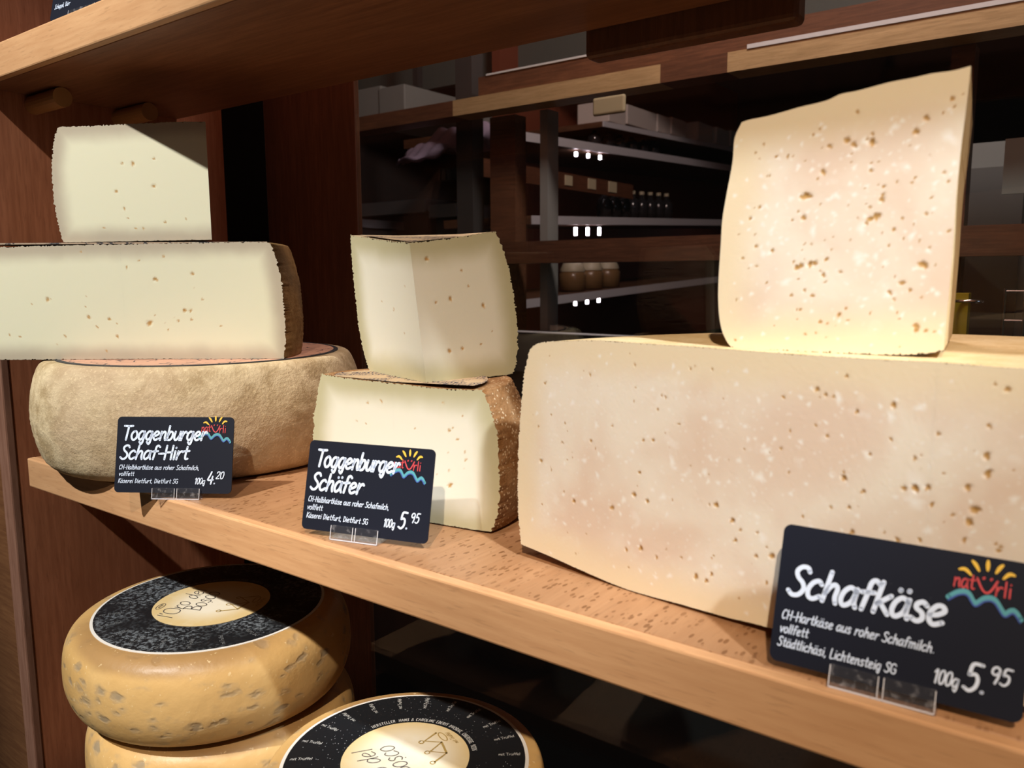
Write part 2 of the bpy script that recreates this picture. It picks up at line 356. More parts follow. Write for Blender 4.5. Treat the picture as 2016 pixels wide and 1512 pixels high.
# ------------------------------------------------------------------ traced sections (metres)
SLAB_RIGHT = [[0.1264, 0.0893], [0.1281, 0.1015], [0.1288, 0.1177], [0.1283, 0.1338], [0.1274, 0.1501], [0.1254, 0.1605], [0.1224, 0.1735], [0.1188, 0.1822]]
SLAB_BOT = [[-0.1014, 0.0893], [0.0136, 0.0893]]
SLAB_TOP = [[-0.0933, 0.1778], [-0.0689, 0.1797], [-0.0406, 0.1807], [0.0278, 0.1823], [0.074, 0.1828]]
SLAB_ORG = [-0.6321, 0.0319, 0.0893]
SLAB_ANG = 35.969419590434676
SLAB_HOLES = [[-0.061, 0.1387, 0.00179], [0.0267, 0.1542, 0.00197], [0.0566, 0.1585, 0.00161], [0.0485, 0.1295, 0.00179], [0.0533, 0.1291, 0.00144], [0.0196, 0.1194, 0.00251], [-0.0289, 0.1245, 0.00161], [-0.0125, 0.1227, 0.00161], [-0.0492, 0.1093, 0.00108], [-0.007, 0.109, 0.00126], [0.0041, 0.1638, 0.00108], [0.0144, 0.1689, 0.0009], [-0.0313, 0.1762, 0.0009], [-0.0227, 0.1166, 0.00108], [0.0431, 0.1212, 0.00108], [0.0537, 0.1223, 0.00108], [0.0768, 0.117, 0.0009], [0.0343, 0.1724, 0.00108], [-0.0168, 0.0973, 0.0009]]
W_LEFT = [[-0.1196, 0.1828], [-0.1205, 0.1868], [-0.1226, 0.1968], [-0.1244, 0.2147], [-0.1247, 0.2305], [-0.1238, 0.2462], [-0.1215, 0.2598], [-0.1188, 0.2687], [-0.1172, 0.2726]]
W_TOP = [[-0.1172, 0.2726], [-0.1123, 0.2733], [-0.0821, 0.2743], [-0.0418, 0.2759], [-0.0218, 0.2765], [-0.0025, 0.2764]]
W_RIGHT = [[-0.0003, 0.1861], [-0.0025, 0.2764]]
W_BOT = [[-0.1196, 0.1828], [-0.0601, 0.1845], [-0.0003, 0.1861]]
W_ORG = [-0.5822, 0.0829, 0.214]
W_HOLES = [[-0.0596, 0.2448, 0.00171], [-0.0425, 0.2485, 0.0011], [-0.0742, 0.2236, 0.00147], [-0.0439, 0.2275, 0.00171], [-0.0687, 0.2101, 0.00122], [-0.0366, 0.1994, 0.0011], [-0.0862, 0.1951, 0.00098], [-0.0607, 0.1949, 0.00086], [-0.0545, 0.1947, 0.0011], [-0.0679, 0.2454, 0.00122], [-0.0195, 0.2019, 0.00086], [-0.0664, 0.2027, 0.00073]]
ML_LEFT = [[-0.0594, 0.0907], [-0.0641, 0.0766], [-0.0676, 0.061], [-0.0693, 0.0453], [-0.0708, 0.0256], [-0.0706, 0.0112], [-0.0691, 0.0046]]
ML_RIGHT = [[0.0716, 0.0016], [0.0756, 0.0105], [0.0779, 0.0262], [0.0774, 0.047], [0.0761, 0.0645], [0.0707, 0.0803], [0.0669, 0.0883]]
ML_TOP = [[-0.0594, 0.0907], [-0.0331, 0.0909], [-0.0052, 0.0888], [0.014, 0.0871], [0.0362, 0.0863], [0.0543, 0.0872], [0.0669, 0.0883]]
ML_ORG = [-0.3643, 0.0642, 0.002]
ML_ANG = 7.623126326715448
ML_HOLES = [[0.0425, 0.027, 0.0018], [-0.0094, 0.076, 0.00105], [-0.0205, 0.0744, 0.0009], [0.0385, 0.0785, 0.0009], [0.0427, 0.0615, 0.0012], [-0.0305, 0.0613, 0.00075], [0.0168, 0.0606, 0.00075], [0.0543, 0.0444, 0.0009], [0.0488, 0.0565, 0.00075], [0.0523, 0.0714, 0.00075]]
BIG_LEFT = [[-0.2065, 0.0095], [-0.2084, 0.0214], [-0.209, 0.0408], [-0.2081, 0.063], [-0.2061, 0.0853], [-0.2038, 0.1025], [-0.2001, 0.1148], [-0.1983, 0.1171]]
BIG_BOT = [[-0.2065, 0.0095], [-0.1852, 0.007], [-0.1582, 0.0018], [-0.1337, -0.0], [-0.1038, 0.001], [-0.0794, 0.0018], [-0.06, 0.003]]
BIG_TOP = [[-0.1983, 0.1171], [-0.1925, 0.1201], [-0.1695, 0.1224], [-0.1516, 0.1233], [-0.1269, 0.1232], [-0.0936, 0.1232], [-0.063, 0.1229], [-0.0259, 0.1229], [0.0019, 0.1235]]
BIG_ORG = [-0.05, 0.029, 0.007]
BIG_ANG = -6.596703631991577
BIG_HOLES = [[-0.1582, 0.0722, 0.00094], [-0.1917, 0.0567, 0.00118], [-0.1691, 0.0387, 0.0013], [-0.1447, 0.04, 0.00141], [-0.1315, 0.0492, 0.00141], [-0.1238, 0.0474, 0.00118], [-0.1286, 0.0608, 0.00094], [-0.0872, 0.0527, 0.00141], [-0.079, 0.0472, 0.00141], [-0.0965, 0.0167, 0.00153], [-0.0885, 0.0199, 0.00106], [-0.0911, 0.0161, 0.00118], [-0.1271, 0.0231, 0.00153], [-0.1356, 0.0204, 0.00106], [-0.0774, 0.0385, 0.00106], [-0.0601, 0.0355, 0.00153], [-0.062, 0.0229, 0.00094], [-0.0673, 0.0337, 0.00106], [-0.0314, 0.0747, 0.00141], [-0.0087, 0.0746, 0.00118], [-0.0048, 0.0753, 0.00165], [-0.0005, 0.0764, 0.0013], [0.0127, 0.0788, 0.00141], [0.0187, 0.0849, 0.00165], [0.0179, 0.0912, 0.00153], [0.0155, 0.0711, 0.00189], [0.0139, 0.0662, 0.00165], [-0.0438, 0.1092, 0.00118], [-0.0143, 0.106, 0.0013], [-0.0324, 0.1155, 0.00094], [-0.0577, 0.1046, 0.00082], [0.0227, 0.1155, 0.00118], [-0.0272, 0.0533, 0.0013], [-0.0099, 0.054, 0.00118], [-0.1267, 0.0769, 0.00082], [-0.1212, 0.0776, 0.00094], [-0.1936, 0.0751, 0.00071], [-0.1591, 0.1059, 0.00082], [-0.189, 0.0989, 0.00082], [-0.1772, 0.0688, 0.00071], [-0.0237, 0.0706, 0.00106], [-0.0219, 0.0859, 0.00082], [-0.0145, 0.0928, 0.00082], [-0.0057, 0.0867, 0.00094], [0.0018, 0.097, 0.00094], [-0.0021, 0.0558, 0.00094], [0.0128, 0.0592, 0.00106], [-0.036, 0.0618, 0.00082], [-0.0288, 0.0632, 0.00094], [-0.0474, 0.0556, 0.00071], [-0.118, 0.0207, 0.00094], [-0.0751, 0.0438, 0.00082], [-0.1044, 0.024, 0.00071], [-0.1148, 0.0988, 0.00071], [-0.1189, 0.0927, 0.00071], [-0.1322, 0.1128, 0.00071], [-0.102, 0.1132, 0.00071], [-0.0277, 0.1019, 0.00106], [-0.0403, 0.1074, 0.00094], [-0.0371, 0.1069, 0.00071], [0.0238, 0.0579, 0.00106], [0.018, 0.102, 0.00094], [0.0084, 0.0677, 0.00082], [0.0012, 0.0702, 0.00106], [-0.0671, 0.0444, 0.00082], [-0.0388, 0.0908, 0.00082], [-0.058, 0.0829, 0.00082]]
BIG_WHITE = [[-0.1543, 0.0927, 0.00177], [-0.094, 0.0914, 0.00177], [-0.1105, 0.0689, 0.00259], [-0.0933, 0.0668, 0.002], [-0.0643, 0.0808, 0.00259], [-0.0624, 0.0777, 0.00165], [-0.0668, 0.0689, 0.00295], [-0.0729, 0.0847, 0.00141], [-0.155, 0.0807, 0.00177], [-0.1539, 0.0552, 0.00177], [-0.1752, 0.0254, 0.00141], [-0.1753, 0.0579, 0.00141], [-0.1761, 0.0408, 0.00118], [-0.0646, 0.0426, 0.00295], [-0.0425, 0.0504, 0.00236], [-0.0738, 0.0243, 0.00177], [-0.1105, 0.0135, 0.00177], [-0.0047, 0.07, 0.00353], [-0.0047, 0.0766, 0.0053], [-0.0149, 0.1014, 0.00236], [-0.035, 0.1064, 0.00236], [-0.0228, 0.0854, 0.00236], [-0.0866, 0.0241, 0.00177], [-0.1621, 0.0393, 0.00236], [-0.1151, 0.0511, 0.00236], [-0.1376, 0.0454, 0.00212], [-0.0505, 0.1053, 0.00141], [-0.019, 0.105, 0.00141], [-0.0768, 0.0748, 0.00165], [-0.1703, 0.0904, 0.00189], [-0.1853, 0.0929, 0.00165], [-0.0695, 0.0609, 0.00141], [-0.005, 0.106, 0.00212], [0.0273, 0.0772, 0.00212], [-0.0743, 0.0903, 0.00118], [0.0004, 0.06, 0.00212], [-0.1623, 0.0614, 0.00189], [-0.0792, 0.1081, 0.00141], [-0.122, 0.1018, 0.00141], [-0.1059, 0.1063, 0.00118], [-0.0861, 0.0888, 0.00106], [-0.1364, 0.0648, 0.00118]]
G_LEFT = [[-0.0435, 0.1224], [-0.046, 0.1254], [-0.0485, 0.1308], [-0.05, 0.1389], [-0.0505, 0.1504], [-0.0499, 0.1682], [-0.0495, 0.1786], [-0.048, 0.189], [-0.0457, 0.2026], [-0.0451, 0.2126], [-0.0422, 0.219]]
G_BOT = [[-0.0435, 0.1224], [-0.0365, 0.1216], [-0.0211, 0.122], [-0.0061, 0.122], [0.0076, 0.1221], [0.0214, 0.1225], [0.0342, 0.1236], [0.0406, 0.1253]]
G_RIGHT = [[0.0406, 0.1253], [0.0413, 0.1599], [0.0413, 0.1822], [0.0418, 0.2003], [0.0426, 0.2147], [0.0432, 0.2292]]
G_TOP = [[-0.0422, 0.219], [-0.0389, 0.2197], [-0.031, 0.2203], [-0.0234, 0.2214], [-0.0177, 0.2223], [-0.0075, 0.2235], [-0.0019, 0.2253], [0.0048, 0.2258], [0.0158, 0.2273], [0.0241, 0.2278], [0.0306, 0.2284], [0.0375, 0.2284], [0.0432, 0.2292]]
G_ORG = [-0.0916, 0.0475, 0.1225]
G_HOLES = [[-0.0138, 0.1865, 0.00179], [-0.0156, 0.1862, 0.00108], [-0.012, 0.1862, 0.00099], [0.0157, 0.1852, 0.0009], [0.0155, 0.1833, 0.00126], [0.0159, 0.1882, 0.00081], [0.0103, 0.1745, 0.0009], [0.0117, 0.1761, 0.00143], [0.0136, 0.1768, 0.00143], [0.0148, 0.1773, 0.00108], [0.0041, 0.2052, 0.00135], [0.0108, 0.2055, 0.00161], [0.0108, 0.2087, 0.00081], [0.0013, 0.2072, 0.00152], [-0.0052, 0.2055, 0.00108], [-0.0073, 0.1955, 0.00126], [0.0109, 0.1948, 0.0009], [0.0296, 0.2125, 0.00135], [0.0262, 0.2079, 0.00143], [0.0378, 0.2184, 0.00108], [0.0204, 0.1716, 0.0009], [0.0315, 0.1771, 0.00081], [-0.0162, 0.1573, 0.00143], [-0.0146, 0.1581, 0.00126], [-0.0109, 0.1586, 0.00143], [-0.0091, 0.1591, 0.00126], [-0.0045, 0.1605, 0.00099], [-0.034, 0.1665, 0.0009], [-0.0397, 0.1616, 0.00072], [-0.0269, 0.1645, 0.00099], [0.0245, 0.151, 0.00117], [0.0203, 0.1472, 0.00108], [0.0219, 0.1446, 0.00072], [-0.0127, 0.1479, 0.00081], [-0.0094, 0.1457, 0.0009], [-0.0181, 0.1458, 0.00081], [0.0312, 0.1581, 0.00161], [0.0323, 0.1574, 0.00117], [0.0304, 0.1345, 0.00126], [0.0305, 0.1329, 0.00117], [0.0339, 0.1327, 0.00081], [0.0369, 0.1324, 0.00063], [0.0015, 0.138, 0.00108], [-0.0058, 0.1349, 0.0009], [-0.0141, 0.1399, 0.00072], [-0.037, 0.1784, 0.0009], [-0.0331, 0.183, 0.00081], [-0.0144, 0.1777, 0.00126], [-0.0054, 0.1541, 0.00108], [-0.0267, 0.2034, 0.00072], [-0.0219, 0.203, 0.00081], [0.0275, 0.1482, 0.0009], [0.0113, 0.1806, 0.00072], [0.0383, 0.1886, 0.00072], [0.0367, 0.192, 0.00072], [0.0357, 0.1577, 0.00054], [0.0329, 0.183, 0.00063], [0.0233, 0.1758, 0.00063], [0.0396, 0.1704, 0.00072], [-0.0053, 0.1684, 0.00045], [-0.0026, 0.1644, 0.00045], [-0.0335, 0.1581, 0.00063], [-0.037, 0.1573, 0.00045], [-0.0288, 0.151, 0.00063], [0.0317, 0.1454, 0.00063], [0.0189, 0.1655, 0.00063], [0.0045, 0.168, 0.00054], [-0.0107, 0.1669, 0.00054], [-0.0094, 0.1931, 0.00063], [-0.0166, 0.1804, 0.00054], [0.0412, 0.2196, 0.00054], [0.0351, 0.2137, 0.00063], [0.0387, 0.2155, 0.00063], [0.0048, 0.2177, 0.0009], [-0.0045, 0.1513, 0.00063], [0.0013, 0.1554, 0.00072], [0.0218, 0.1535, 0.00054], [0.0269, 0.1908, 0.00063]]
G_WHITE = [[-0.0199, 0.1857, 0.00161], [-0.0103, 0.1721, 0.00224], [0.0035, 0.1902, 0.00126], [0.0085, 0.1726, 0.00269], [0.0079, 0.1615, 0.00269], [0.0084, 0.1595, 0.00224], [0.0377, 0.2047, 0.00314], [0.0269, 0.2021, 0.00135], [0.027, 0.1689, 0.00179], [0.0018, 0.1355, 0.00108], [-0.0017, 0.1858, 0.00179], [-0.0033, 0.1855, 0.00126], [-0.0275, 0.1731, 0.00161], [-0.0306, 0.1634, 0.00197], [-0.0284, 0.1634, 0.00143], [-0.0206, 0.1514, 0.00224], [0.0052, 0.1858, 0.00126], [-0.0127, 0.18, 0.00126], [-0.0026, 0.1791, 0.00126], [0.0187, 0.2104, 0.00197], [0.0174, 0.2087, 0.00126], [0.008, 0.2062, 0.00197], [0.0051, 0.2038, 0.00179], [0.0178, 0.1588, 0.00161], [0.033, 0.1631, 0.00143], [0.0203, 0.1468, 0.00233], [0.0144, 0.1614, 0.00161], [-0.0175, 0.1978, 0.00108], [-0.0118, 0.1969, 0.00108], [0.0096, 0.1887, 0.00126], [-0.0353, 0.1462, 0.00126], [0.037, 0.147, 0.00135], [-0.009, 0.2146, 0.00108], [-0.0312, 0.1913, 0.00143], [0.0329, 0.1934, 0.00108], [0.0167, 0.1936, 0.00108], [-0.0059, 0.1984, 0.00108], [0.0399, 0.1951, 0.00126], [0.0107, 0.1959, 0.00135]]
# ------------------------------------------------------------------ cut cheese builder
def resample(P, n):
    P = np.array(P, float); d = np.r_[0, np.cumsum(np.hypot(*np.diff(P, axis=0).T))]
    t = np.linspace(0, d[-1], n); return np.c_[np.interp(t, d, P[:, 0]), np.interp(t, d, P[:, 1])]
def smoothpoly(P, n):
    q = crom([tuple(p) for p in P], 8) if len(P) > 2 else P
    return resample(q, n)
def jag(P, amp, k=2):
    j = RNG.normal(0, amp, P.shape); 
    for _ in range(k-1): j = (j+np.roll(j, 1, 0))/1.5
    j[0] = j[-1] = 0; return P+j
def coons(B, T, L, R):
    nu, nv = len(B), len(L); u = np.linspace(0, 1, nu)[None, :, None]; v = np.linspace(0, 1, nv)[:, None, None]
    return ((1-v)*B[None]+v*T[None]+(1-u)*L[:, None]+u*R[:, None]
            - ((1-u)*(1-v)*B[0]+u*(1-v)*B[-1]+(1-u)*v*T[0]+u*v*T[-1]))
def blob(P, items, soft, wob=.25):
    """0..1 mask of irregular spots (s, z, radius) over 2D points"""
    m = np.zeros(len(P))
    for s, z, r in items:
        sel = np.where((abs(P[:, 0]-s) < 2*r) & (abs(P[:, 1]-z) < 2*r))[0]
        if not len(sel): continue
        d = P[sel]-(s, z); a0 = RNG.uniform(0, 6.28); asp = RNG.uniform(1, 1.45)
        c, q = math.cos(a0), math.sin(a0); x = (d[:, 0]*c+d[:, 1]*q)/asp; y = (-d[:, 0]*q+d[:, 1]*c)*asp**.5
        an = np.arctan2(y, x); rr = r*(1+wob*.5*np.sin(2*an+a0)+wob*.5*np.sin(3*an+2*a0)+wob*.3*np.sin(5*an+3*a0))
        f = np.hypot(x, y)/rr
        m[sel] = np.maximum(m[sel], np.clip((1-f)/soft, 0, 1))
    return m
def face_patch(name, grid, border, to3, normal, holes, whites, mat, parent, depth=.26, rough=.000012):
    nv, nu = grid.shape[:2]; P = grid.reshape(-1, 2)
    e = np.full(len(P), 9.)
    for i in range(0, len(border)): e = np.minimum(e, (P[:, 0]-border[i, 0])**2+(P[:, 1]-border[i, 1])**2)
    e = np.sqrt(e)
    h = blob(P, holes, .45); w = blob(P, whites, .85, .3)*.95 if whites else np.zeros(len(P))
    dep = blob(P, [(a, b, c*1.05) for a, b, c in holes], .8)
    rr = np.zeros(len(P))
    for s, z, r in holes:
        sel = (abs(P[:, 0]-s) < r) & (abs(P[:, 1]-z) < r); rr[sel] = np.maximum(rr[sel], r)
    disp = -dep*np.minimum(rr, .0028)*depth
    disp += RNG.normal(0, rough, len(P))*(e > .001)
    V = to3(P)+np.outer(disp, normal)
    idx = np.arange(nv*nu).reshape(nv, nu)
    F = np.stack([idx[:-1, :-1], idx[:-1, 1:], idx[1:, 1:], idx[1:, :-1]], -1).reshape(-1, 4)
    me = bpy.data.meshes.new(name); me.vertices.add(len(V)); me.vertices.foreach_set('co', V.ravel())
    me.loops.add(F.size); me.loops.foreach_set('vertex_index', F.ravel().astype(np.int32))
    me.polygons.add(len(F)); me.polygons.foreach_set('loop_start', np.arange(0, F.size, 4, dtype=np.int32))
    me.polygons.foreach_set('use_smooth', np.ones(len(F), bool)); me.update(); me.validate()
    for nm, val in (('edge', e), ('hole', h), ('white', w)):
        a = me.attributes.new(nm, 'FLOAT', 'POINT'); a.data.foreach_set('value', val.astype(np.float32))
    me.materials.append(mat); o = bpy.data.objects.new(name, me); COL.objects.link(o); o.parent = parent
    return o
def sector(root, th0, th1, pA, pB, mat_face, mat_rind, res=.0011, holesA=(), holesB=(), whA=(), whB=(), nth=40, ragged=.0005, front=0):
    """wheel sector round the local z axis; pA/pB = (bottom, side, top) profiles at th0/th1, r>=0"""
    sides = []
    ns = max(12, int(.1/res)); 
    for p in (pA, pB):
        b = smoothpoly(p[0], 60); s = smoothpoly(p[1], ns); t = smoothpoly(p[2], 60); s[0] = b[-1]; t[0] = s[-1]; sides.append((b, s, t))
    cuts = []; jits = []
    for th, (b, s, t), hl, wh in ((th0, sides[0], holesA, whA), (th1, sides[1], holesB, whB)):
        nu = max(20, int(s[:, 0].max()/res)); B = resample(b, nu); T = resample(t[::-1], nu)
        L = np.c_[np.full(ns, 0.), np.linspace(B[0, 1], T[0, 1], ns)]
        G = coons(B, T, L, s); border = np.vstack([resample(b, 160), s, resample(t, 160)])
        def jit(n, amp):
            k = max(1, int(.0006/res)); q = RNG.normal(0, amp, n); q = np.convolve(q, np.ones(k)/k**.6, 'same'); q[0] = q[-1] = 0; return q
        js = jit(ns, ragged); jt = jit(nu, ragged*.7); jb = jit(nu, ragged*.5)
        G[:, :, 0] += js[:, None]*np.exp(-(s[:, 0].max()*(1-np.linspace(0, 1, nu)))/.0011)[None]
        hgt = T[:, 1].max()-B[:, 1].min(); vv = np.linspace(0, 1, ns)[:, None]
        G[:, :, 1] += jt[None]*np.exp(-hgt*(1-vv)/.0011)+np.abs(jb)[None]*np.exp(-hgt*vv/.0011)
        jits.append((js, jt, jb))
        d = np.array([math.cos(th), math.sin(th), 0])
        sg = 1 if th == th0 else -1
        if th0 < th1: sg = -sg
        nrm = np.array([-math.sin(th), math.cos(th), 0])*sg   # outward
        cuts.append(face_patch('cut_face', G, border, lambda P: P[:, :1]*d+np.c_[np.zeros((len(P), 2)), P[:, 1]], nrm, hl, wh, mat_face, root))
    A = np.vstack([sides[0][0], sides[0][1][1:], sides[0][2][1:]]); Bp = np.vstack([sides[1][0], sides[1][1][1:], sides[1][2][1:]])
    m = len(A); V = []; F = []
    for i in range(nth+1):
        f = i/nth; th = th0+(th1-th0)*f; Q = A*(1-f)+Bp*f
        rn_ = RNG.normal(0, .00035, m)*(Q[:, 0] > .02)*min(1, 4*f, 4*(1-f)); nb = len(sides[0][0])
        Q = Q.copy(); Q[:, 0] += rn_
        for e_, (js, jt, jb) in ((0, jits[0]), (1, jits[1])):
            Q[nb-1:nb-1+ns, 0] += js*max(0, 1-abs(f-e_)*nth*.5)
        if front:      # the cut lies in front of the wheel's centre, so the back bulges further
            c_ = max(A[:, 0]); R2 = c_*c_+front*front; sp, cp = math.sin(th), math.cos(th); Q[:, 0] *= (front*sp+math.sqrt(R2-(front*cp)**2))/c_
        V += [(q[0]*math.cos(th), q[0]*math.sin(th), q[1]) for q in Q]
    for i in range(nth):
        for k in range(m-1): F.append((i*m+k, (i+1)*m+k, (i+1)*m+k+1, i*m+k+1))
    r = mk('rind', V, F, mat_rind, root, True)
    return cuts, r
def scatter(n, smax, z0, z1, r0, r1):
    return [(RNG.uniform(-smax, smax), RNG.uniform(z0, z1), RNG.uniform(r0, r1)) for _ in range(n)]
def split(items):
    return [(-s, z, r) for s, z, r in items if s < .003], [(s, z, r) for s, z, r in items if s > -.003]
def hdisc(r, z, th0, th1, n=48):
    return [(0, 0, z)]+[(r*math.cos(th0+(th1-th0)*i/n), r*math.sin(th0+(th1-th0)*i/n), z) for i in range(n+1)], [(0, i+1, i+2) for i in range(n)]
# ------------------------------------------------------------------ setting
def setting(name, a, b, mat, bev=0):
    return tag(box(name, a, b, mat, None, bev), kind='structure')
setting('floor', (-2.6, -.0, -1.25), (1.8, 4.3, -1.2), M_BLACK)
setting('ceiling', (-2.6, .32, 1.9), (1.8, 4.3, 1.95), M_DARKPAINT)
setting('wall_back', (-2.6, 4.2, -1.2), (1.8, 4.3, 1.9), plain('back_room_wall', (.05, .038, .034), .8))
setting('wall_left', (-2.6, .34, -1.2), (-2.5, 4.2, 1.9), plain('back_room_side_wall', (.06, .05, .046), .8))
setting('wall_right', (1.7, .34, -1.2), (1.8, 4.2, 1.9), M_DARKPAINT)
w = setting('window_1', (-.647, .30, -.45), (.75, .306, .70), M_PANE)
setting('trim_1', (-.80, .299, -.45), (-.6472, .3065, .75), M_POST, .002)     # post at the left of the glass
setting('trim_2', (-1.0, .34, -.45), (-.78, .36, .75), M_BLACK)
# ------------------------------------------------------------------ shelf unit
u = empty('side_panel', (-.79, 0, -.40), 0, 'reddish upright wooden side panel at the left end of the cheese shelves', 'shelf panel')
box('panel_board', (-.0185, .008, 0), (0, .238, 1.2), M_PANEL, u)
tag(box('front_edge', (-.019, .0, 0), (.0005, .008, 1.2), M_PANELEDGE, u, .0015), 'paler worn front edge')
nb = empty('neighbour_panel', (-.822, .05, -.70), 0, 'brown wooden board left of the side panel, at the photo edge', 'shelf panel')
box('board', (-.6, 0, 0), (.012, .02, 1.5), wood('neighbour_wood', (.26, .12, .05), (.17, .07, .03), 'x'), nb)
def shelf(label, z, t, x0, x1, y1, mat_top, grp='beech shelf boards'):
    r = empty('shelf_board', (x0, 0, z), 0, label, 'shelf', grp)
    box('board', (0, .007, -t), (x1-x0, y1, 0), mat_top, r, .0006, 1)
    box('front_lipping', (0, 0, -t), (x1-x0, .0072, 0.0002), M_EDGE, r, .0012, 2)
    return r
shelf('middle beech shelf carrying the sheep cheeses and three price cards', 0, .0252, -.7500, .42, .262, M_SHELF)
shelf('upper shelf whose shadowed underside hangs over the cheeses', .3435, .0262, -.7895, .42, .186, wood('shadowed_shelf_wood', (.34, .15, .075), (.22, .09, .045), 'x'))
shelf('bottom shelf under the truffle cheese wheels, out of sight below', -.3220, .024, -.7500, .42, .22, M_SHELF)
# the cut ends of the boards show end grain in the same beech
tag(box('light_blocking_board', (-.789, .172, .3439), (.42, .185, 1.35), M_PANEL), 'board added above the upper shelf to keep the spots off the back room, behind the top left price card', 'board')  # added board: shuts the spots out of the post and back room
for i, (y, z) in enumerate(((.047, .309), (.125, .309), (.047, -.034), (.16, -.034))):
    pg = cyl('shelf_peg', (-.79, y, z), (-.735, y, z), .0082, M_PEG)
    tag(pg, ['pale wooden shelf peg under the upper shelf, nearer the front', 'pale wooden shelf peg under the upper shelf, behind the cut wedge', 'wooden shelf peg under the middle shelf near its front corner', 'wooden shelf peg under the middle shelf, further back'][i], 'shelf peg', 'shelf pegs in the side panel')
bm = bmesh.new(); add_box(bm, (-.30, .188, .300), (-.158, .206, .345), .004, 3)
tag(bmobj('cleat', bm, M_POST), 'dark wooden cleat with a rounded end under the upper shelf, above the tall hard cheese', 'cleat')
# ------------------------------------------------------------------ cheeses: left stack
def bulge(pts, n=60): return smoothpoly(pts, n)
wh = empty('round_cheese', (-.6461, .1107, .0003), 0, 'whole pale-rinded sheep cheese wheel at the bottom of the left stack', 'cheese')
pr = [(0, 0)]+[tuple(q) for q in bulge([(.112, 0), (.122, .002), (.1295, .010), (.1345, .026), (.1365, .044), (.1355, .060), (.1325, .074), (.1285, .084), (.1245, .0885), (.119, .0892)], 50)]+[(0, .0890)]
rw = lathe('rind', pr, M_RIND_WHEEL, wh, 160)
for v in rw.data.vertices:      # uneven, hand-turned rim
    a = math.atan2(v.co.y, v.co.x); k = 1+.004*math.sin(3*a+1)+.003*math.sin(7*a)+random.gauss(0, .0012)
    v.co.x *= k; v.co.y *= k
t = NT('salmon_printed_label'); v = t.co(); v0 = t.co((1, 1, 0)); ln = t.n('VectorMath', operation='LENGTH'); t.t.links.new(v0, ln.inputs[0]); R_ = ln.outputs['Value']
lines = t.mth('MULTIPLY', t.ramp(t.vor(v, 85, feature='DISTANCE_TO_EDGE'), .02, .07, 1, 0), t.ramp(t.noise(v, 60, 3), .48, .56))
c = t.mix(lines, (.66, .36, .24), (.06, .04, .05))
c = t.mix(t.mth('MULTIPLY', t.mth('LESS_THAN', R_, .062), t.mth('GREATER_THAN', R_, .059)), c, (.03, .03, .035))
c = t.mix(t.mth('GREATER_THAN', R_, .1125), c, (.035, .036, .042))
M_SALMON = t.set(Base_Color=c, Roughness=.6)
lathe('paper_label', [(.001, .0), (.1165, 0), (.1165, -.0012)], M_SALMON, wh, 120, (0, 0, .0900), False)
# half wheel
sl = empty('cheese_half_wheel', (SLAB_ORG[0]-.0024, SLAB_ORG[1]+.0032, 0), rad(SLAB_ANG), 'long cut half wheel of pale cheese with brown rind lying across the whole wheel', 'cheese')
rs = [(s, z+.0010) for s, z in SLAB_RIGHT]
top = [(.1155, .1829), (.09, .1829), (.074, .1828), (.028, .1823), (0, .1818)]
side = rs[:-1]+[(.1195, .1815), (.1155, .1829)]
bot = [(0, .0905), (.06, .0903), (.118, .0903), rs[0]]
sideL = [(s, z-.0035 if z > .15 else z) for s, z in side]; topL = [(s, z-.0035+.0035*(1-s/.1155)) for s, z in top]
hA, hB = split(SLAB_HOLES+scatter(16, .1, .1, .17, .0005, .0009))
cf, rn = sector(sl, math.pi, 0., (bot, sideL, topL), (bot, side, top), M_PASTE_SOFT, M_RIND_SLAB, holesA=hA, holesB=hB, nth=60, front=.026)
vs, fs = hdisc(.118, .1832, math.pi, 0); t = NT('dark_top_print'); v = t.co()
M_DPRINT = t.set(Base_Color=t.mix(t.ramp(t.noise(v, 130, 4, .6, 1), .42, .52), (.05, .045, .05), (.40, .29, .2)), Roughness=.6)
bm = bmesh.new(); bv = [bm.verts.new((.1165*math.cos(math.pi*i/40)*(1 if i else 1), max(.002, .1165*math.sin(math.pi*i/40)), .1834)) for i in range(41)]; bm.faces.new(bv)
ext = bmesh.ops.extrude_face_region(bm, geom=list(bm.faces)); bmesh.ops.translate(bm, vec=(0, 0, -.0012), verts=[q for q in ext['geom'] if isinstance(q, bmesh.types.BMVert)])
bmobj('paper_label', bm, M_DPRINT, sl)
# top wedge
wg = empty('cheese_wedge', (W_ORG[0], W_ORG[1], 0), rad(SLAB_ANG), 'pale cut wedge on top of the left stack, half in shadow', 'cheese')
bot = [(.0, .1853), (.06, .1845), (.112, .1838), (.1196, .1842)]
side = [(.1196, .1842)]+[(-s, z) for s, z in W_LEFT[1:]]
top = [(-s, z) for s, z in W_TOP]; top[0] = side[-1]; top[-1] = (0, .2764)
hA = [(-s, z, r) for s, z, r in W_HOLES]
sector(wg, math.pi, rad(119), (bot, side, top), (bot, side, top), M_PASTE_SOFT, M_RIND_PALE, holesA=hA, nth=24, ragged=.0004)
